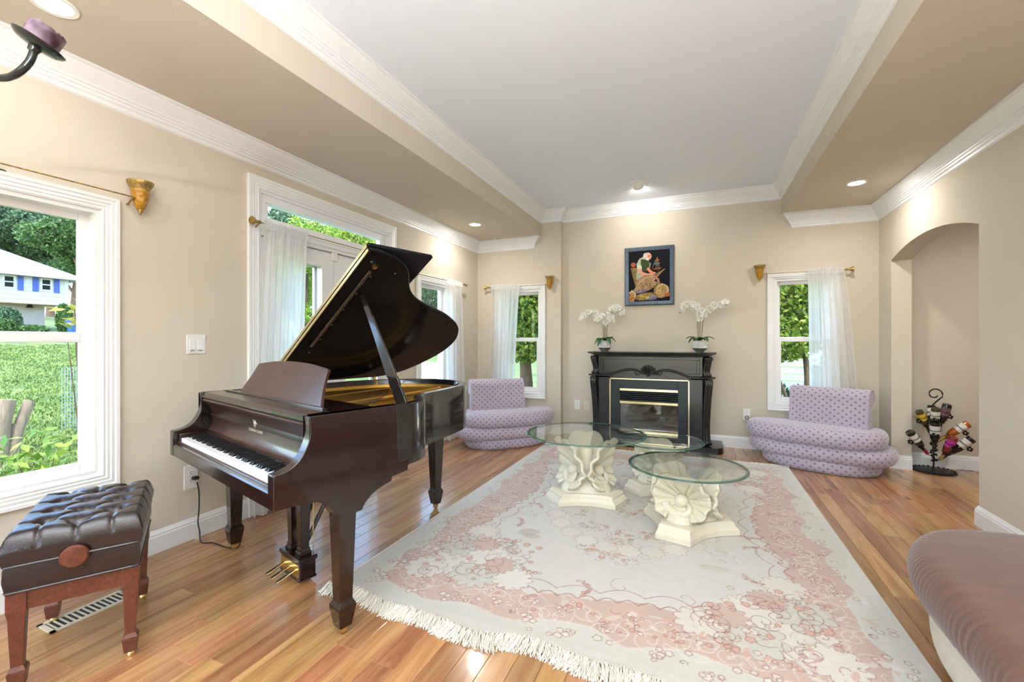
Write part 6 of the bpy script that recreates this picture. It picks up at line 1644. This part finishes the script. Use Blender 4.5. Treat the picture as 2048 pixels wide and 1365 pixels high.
# clipped hedges and arborvitae just outside the back windows
def shrub(name, label, cat, cs, rs, n, size, m_, loc, seed, stems=(), group=None):
    t = thing(name, label, cat, loc, 0, group); me = leaf_cloud('foliage', cs, rs, n, size, m_, seed); link('foliage', me, None, t)
    for pts, r in stems: MB().tube(pts, r, 8).build('trunk', 'bark', t, True, 60)
    return t
hx, hy = at(1045, 0, 8.3)
shrub('arborvitae', 'tall bright green arborvitae behind left corner back window', 'shrub', [(0, 0, 1.7 + 0.42 * k) for k in range(6)] + [(-0.7, 0.3, 1.8 + 0.5 * k) for k in range(4)] + [(0.65, 0.3, 1.75 + 0.5 * k) for k in range(4)], [(0.75, 0.55, 0.42)] * 14, 26000, 0.055, 'leaf_bright', (hx, hy, -0.45), 11,
      [([(0.06, 0, -0.1), (0.08, 0, 0.9), (0.0, 0, 2.4)], [0.15, 0.13, 0.06]), ([(0.3, 0.0, -0.1), (0.38, 0, 0.8), (0.5, 0.05, 1.9)], [0.06, 0.05, 0.03]), ([(-0.25, 0.1, -0.1), (-0.4, 0.1, 0.8), (-0.7, 0.2, 1.8)], [0.05, 0.04, 0.02])])
hx, hy = at(1600, 0, 7.6)
shrub('arborvitae', 'bright green arborvitae behind right back window', 'shrub', [(-0.4 + 0.4 * (k % 3), 0.1 * (k % 2), 1.75 + 0.26 * k) for k in range(8)], [(0.75, 0.5, 0.42)] * 8, 20000, 0.052, 'leaf_bright', (hx, hy, -0.45), 12,
      [([(0.15, 0, -0.1), (0.1, 0, 1.2), (0.0, 0, 2.4)], [0.05, 0.045, 0.03]), ([(0.0, 0.1, -0.1), (0.35, 0, 1.0), (0.6, 0, 1.9)], [0.03, 0.025, 0.015]), ([(0.1, 0.1, -0.1), (-0.3, 0, 1.0), (-0.6, 0, 1.9)], [0.03, 0.025, 0.015])])
hx, hy = at(1640, 0, 8.2)
shrub('garden_shrub', 'dark airy shrub low behind right back window', 'shrub', [(-0.1, 0, 0.45), (-0.5, 0.1, 0.35), (0.3, 0, 0.5), (0.35, 0.2, 1.0)], [(0.45, 0.35, 0.5)] * 4, 2600, 0.055, 'leaf_dark', (hx, hy, -0.45), 13)
# white slatted fence behind the right shrub
mat('siding_white', lin(200, 202, 206), 0.7, var=0.03, scale=4)
fx, fy = at(1605, 0, 9.3)
fn = thing('louvred_fence', 'white horizontal slat fence behind right back window', 'fence', (fx, fy, -0.45), math.radians(4))
for k in range(16): MB().box(-1.5, 1.5, -0.012, 0.012, 0.12 + 0.15 * k, 0.12 + 0.15 * k + 0.115).build('slat', 'siding_white', fn)
for x in (-1.5, 0.28, 1.5): MB().box(x - 0.05, x + 0.05, 0.013, 0.10, 0.0, 2.6).build('post', 'siding_white', fn)
# ---- neighbours' houses
mat('roof_shingle', lin(150, 156, 164), 0.9, var=0.10, scale=6, bump=0.3, bscale=20); mat('brick_white', lin(158, 150, 144), 0.9, var=0.06, scale=8, bump=0.4, bscale=14); mat('shutter_blue', lin(70, 90, 170), 0.6); mat('soffit_tan', lin(190, 160, 130), 0.8); mat('pane_dark', (0.02, 0.028, 0.03), 0.06); mat('siding_grey', lin(196, 200, 206), 0.8, var=0.04, scale=4)
mat('bin_blue', lin(50, 90, 190), 0.5)
HXp = -45.0
def onX(u, v, X):
    a = (u - 1024) / F_PX; d = V(-math.sin(YAW) + a * math.cos(YAW), math.cos(YAW) + a * math.sin(YAW), -(v - 682.5) / F_PX); return V(0, 0, 1.26) + d * (X / d.x)
yr = onX(133, 560, HXp).y; zg = ground_z(HXp, 0); zo = onX(110, 610, HXp).z; ze = onX(110, 555, HXp).z
hs = thing('neighbour_house', 'white sided house with blue shutters across the lawn', 'house', (HXp, yr - 7, zg))
Yw = lambda u, v: onX(u, v, HXp).y - (yr - 7); Zw = lambda u, v: onX(u, v, HXp).z - zg
ZO, ZE = zo - zg, ze - zg
MB().box(-9.0, -0.9, -7, 6.1, -0.5, ZO + 0.05).build('brick_storey', 'brick_white', hs)
MB().box(-9.0, -0.02, -7.5, 7, ZO, ZE).build('upper_storey', 'siding_white', hs)
MB().box(-9.0, 0.0, -7.5, 7, ZO - 0.05, ZO).build('overhang', 'soffit_tan', hs)
nb = int((ZE - ZO) / 0.28)
for k in range(nb):
    z = ZO + k * (ZE - ZO) / nb; MB().prism([(-0.02, z), (0.045, z), (0.0, z + (ZE - ZO) / nb), (-0.02, z + (ZE - ZO) / nb)], -7.5, 7, 'y').build('siding_board', 'siding_white', hs)
MB().box(-0.1, 0.1, 6.85, 7.08, ZO - 0.05, ZE).build('corner_board', 'siding_white', hs)
rp = [(0.75, -8.2, ZE), (0.75, 7.9, ZE), (-9.7, 7.9, ZE), (-9.7, -8.2, ZE), (-4.4, -8.2, ZE + 2.7), (-4.4, 3.4, ZE + 2.7)]
rf = MB().add(rp + [(x, y, z - 0.16) for x, y, z in rp[:4]], [(0, 1, 5, 4), (1, 2, 5), (2, 3, 4, 5), (3, 0, 4), (9, 8, 7, 6), (0, 6, 7, 1), (1, 7, 8, 2), (2, 8, 9, 3), (3, 9, 6, 0)]).build('roof', 'roof_shingle', hs)
MB().box(0.66, 0.80, -8.2, 7.9, ZE - 0.16, ZE - 0.02).build('gutter', 'siding_white', rf)
for (u0, u1) in ((3, 31), (79, 104), ):
    y0, y1 = Yw(u0, 570), Yw(u1, 570); z0, z1 = Zw(90, 583), Zw(90, 557)
    w_ = ring(MB(), y0, y1, z0, z1, 0.12, 0.0, 0.10, lambda a, d, z: (d, a, z)).build('window', 'siding_white', hs)
    MB().box(0.05, 0.09, y0 + 0.1, y1 - 0.1, (z0 + z1) / 2 - 0.04, (z0 + z1) / 2 + 0.04).build('rail', 'siding_white', w_)
    MB().box(0.02, 0.05, y0 + 0.1, y1 - 0.1, z0 + 0.1, z1 - 0.1).build('pane', 'pane_dark', w_)
for (u0, u1) in ((35, 46), (64.5, 76), (107.5, 118)):
    y0, y1 = Yw(u0, 570), Yw(u1, 570); sh = MB().box(0.02, 0.10, y0, y1, Zw(90, 585) , Zw(90, 554.5)).build('shutter', 'shutter_blue', hs)
MB().tube([(-0.4, Yw(65, 610), ZO - 0.05), (-0.4, Yw(65, 610), ZO - 0.3)], [0.1, 0.22], 10).build('porch_light', 'iron_black', hs)
h2x, h2y = at(640, 0, 40)
h2 = thing('neighbour_house', 'grey sided house with porch seen through french door', 'house', (h2x, h2y, ground_z(h2x, h2y) - 0.2), math.radians(-38 + 90))
MB().box(-7, 7, 0, 8, 0, 3.1).build('wall', 'siding_grey', h2)
MB().prism([(-0.8, 3.0), (4, 5.6), (8.8, 3.0)], -7.6, 7.6, 'x').build('roof', 'roof_shingle', h2)
for k in range(11): MB().box(-7, 7, -0.03, 0.0, 0.28 * k, 0.28 * k + 0.2).build('siding_board', 'siding_grey', h2)
for x in (-5.5, -3.5, 0.0, 3.0):
    w_ = ring(MB(), x - 0.6, x + 0.6, 1.0, 2.4, 0.1, -0.08, 0.0, lambda a, d, z: (a, d, z)).build('window', 'siding_white', h2); MB().box(x - 0.5, x + 0.5, -0.05, -0.04, 1.1, 2.3).build('pane', 'pane_dark', w_)
MB().box(-6.5, -1.5, -2.0, 0, 0.3, 0.5).build('porch', 'brick_white', h2)
for k in range(22): MB().box(-6.4 + 0.22 * k, -6.36 + 0.22 * k, -1.98, -1.94, 0.5, 1.3).build('baluster', 'siding_white', h2)
MB().box(-6.5, -1.5, -2.0, -1.92, 1.3, 1.38).build('handrail', 'siding_white', h2)
# hedges by the white house and the blue bin
def hedge(label, u, v, X, rx, rz_, m_, seed, n=2600, sz=0.11):
    p = onX(u, v, X); gz = ground_z(X, 0)
    shrub('hedge_bush', label, 'shrub', [(0, 0, rz_ * 0.55)], [(rx * 0.8, rx, rz_ * 0.6)], n, sz, m_, (p.x, p.y, gz), seed, group='bushes by the white house')
hedge('clipped dark round bush at far left by white house', 12, 640, HXp + 3, 0.75, 1.5, 'leaf_dark', 21)
hedge('clipped green bush at right corner of the white house', 128, 640, HXp + 2, 0.45, 1.9, 'leaf_mid', 22)
hedge('low pale shrub in front of the white brick wall', 62, 660, HXp + 5, 0.85, 0.55, 'leaf_mid', 23, 1800)
hedge('loose green bush left of the low shrub', 2, 655, HXp + 7, 0.7, 0.9, 'leaf_mid', 24, 2200)
p = onX(150, 660, HXp + 6)
t = thing('wheelie_bin', 'blue wheelie bin beside the white house', 'bin', (p.x, p.y, ground_z(p.x, 0)))
MB().loft([[(-0.25, -0.25, 0.05), (0.25, -0.25, 0.05), (0.25, 0.25, 0.05), (-0.25, 0.25, 0.05)], [(-0.32, -0.32, 1.0), (0.36, -0.32, 1.0), (0.36, 0.32, 1.0), (-0.32, 0.32, 1.0)]]).build('tub', 'bin_blue', t)
MB().prism([(-0.36, 1.0), (0.40, 1.0), (0.36, 1.08), (-0.32, 1.10)], -0.34, 0.34, 'y').build('lid', 'bin_blue', t)
# cut crape myrtle near the window, leafy plants, wire guard, lawn blades
p = onX(30, 800, -8.0)
st_ = thing('tree_stump', 'pale multi-stemmed tree stump cut short outside the near window', 'tree stump', (-8.0, p.y - 0.12, ground_z(-8.0, 0)))
def stp(u, v, X=-8.0): q_ = onX(u, v, X); return tuple(q_ - Vector(st_.location))
for pts, r in (([stp(-16, 1010), stp(-8, 930), stp(2, 850), stp(14, 800)], [0.12, 0.105, 0.09, 0.085]), ([stp(8, 1000), stp(15, 920), stp(40, 850), stp(60, 801)], [0.095, 0.075, 0.06, 0.055]), ([stp(16, 905), stp(24, 870), stp(29, 848)], [0.055, 0.045, 0.035])):
    b0 = MB().tube(pts, r, 12, True).build('stem', 'bark_pale', st_, True, 60)
    e_ = Vector(pts[-1]); dirn = (e_ - Vector(pts[-2])).normalized(); qq = V(0, 0, 1).rotation_difference(dirn).to_matrix().to_4x4()
    MB().lathe([(0.001, 0.002), (r[-1] * 0.93, 0.002)], 14, cap=False).xf(Matrix.Translation(e_) @ qq).build('cut_end', 'cut_wood', b0)
def sprig(label, u, v, X, n, spread, ln_, m_, seed, zup=0.0, hgt=None):
    """shrub of long leaves on thin stems rooted in the ground"""
    p = onX(u, v, X); gz = ground_z(X, 0); t = thing('leafy_plant', label, 'plant', (X, p.y, gz), 0, 'plants outside the near window'); r = random.Random(seed)
    H_ = hgt if hgt else max(0.25, p.z - gz); lf = MB()
    for k in range(5):
        a = r.uniform(0, 6.3); tip = V(math.cos(a) * spread * r.uniform(0.2, 0.8), math.sin(a) * spread * r.uniform(0.2, 0.9), H_ * r.uniform(0.85, 1.08))
        MB().tube([(0, 0, -0.02), tuple(tip * 0.5 + V(0, 0, 0.08)), tuple(tip)], [0.008, 0.006, 0.003], 5).build('stem', 'bark', t)
    for k in range(n):
        a = r.uniform(0, 6.3); d = spread * math.sqrt(r.random()); c_ = V(d * math.cos(a), d * math.sin(a), H_ + r.uniform(-spread, spread) * 0.75 + zup)
        dr_ = V(r.uniform(-1, 1), r.uniform(-1, 1), r.uniform(-0.3, 0.8)).normalized(); sd = dr_.cross(V(r.uniform(-.5, .5), r.uniform(-.5, .5), 1)).normalized() * ln_ * 0.24; up_ = V(0, 0, ln_ * 0.06)
        lf.add([c_, c_ + dr_ * ln_ * 0.45 + sd + up_, c_ + dr_ * ln_, c_ + dr_ * ln_ * 0.45 - sd + up_, c_ + dr_ * ln_ * 0.5], [(0, 1, 4), (1, 2, 4), (2, 3, 4), (3, 0, 4)])
    me = lf.mesh('leaves'); me.materials.append(MATS[m_]); link('leaves', me, None, t); return t
sprig('green leafy plant below the near window at left', 30, 935, -5.4, 90, 0.34, 0.13, 'leaf_bright', 31)
sprig('green leafy plant below the near window beside the stump', 85, 925, -5.2, 70, 0.24, 0.12, 'leaf_bright', 32)
sprig('yellow green branch at right edge of the near window', 176, 640, -5.0, 60, 0.16, 0.14, 'leaf_yellow', 33)
wg = thing('wire_guard', 'thin wire mesh plant guard on the lawn outside near window', 'wire mesh', (-9.0, onX(150, 800, -9.0).y, ground_z(-9.0, 0)))
mat('wire_grey', lin(150, 165, 165), 0.5, metal=0.6)
y0, y1 = onX(124, 800, -9.0).y - wg.location.y, onX(200, 800, -9.0).y - wg.location.y; zt = onX(140, 735, -9.0).z - wg.location.z
for k in range(15): MB().tube([(0, y0 + (y1 - y0) * k / 14, 0), (0, y0 + (y1 - y0) * k / 14, zt)], 0.0038, 4).build('wire', 'wire_grey', wg)
for k in range(18): MB().tube([(0, y0, zt * k / 17), (0, y1, zt * k / 17)], 0.0038, 4).build('wire', 'wire_grey', wg)
r = np.random.RandomState(9); nbld = 60000
X_ = -3.6 - 26 * r.rand(nbld) ** 1.7; ang = r.uniform(0.10, 0.62, nbld); Y_ = -X_ * ang + r.uniform(-0.6, 0.6, nbld)
Z_ = -0.45 + np.maximum(0, -3.4 - X_) * 0.058; hgt = r.uniform(0.03, 0.075, nbld); wd_ = 0.006 + 0.0012 * (-X_)
an = r.uniform(0, 6.28, nbld); ox, oy = np.cos(an) * wd_, np.sin(an) * wd_; lx, ly_ = r.normal(size=nbld) * 0.03, r.normal(size=nbld) * 0.03
v = np.stack([np.stack([X_ - ox, Y_ - oy, Z_], 1), np.stack([X_ + ox, Y_ + oy, Z_], 1), np.stack([X_ + lx, Y_ + ly_, Z_ + hgt], 1)], 1).reshape(-1, 3)
me = qmesh('lawn_grass', v, np.arange(nbld * 3).reshape(nbld, 3), 'grass_blade')
o = link('lawn_grass', me, None); tag(o, 'short green grass of the lawn outside the left windows', 'grass', kind='stuff')
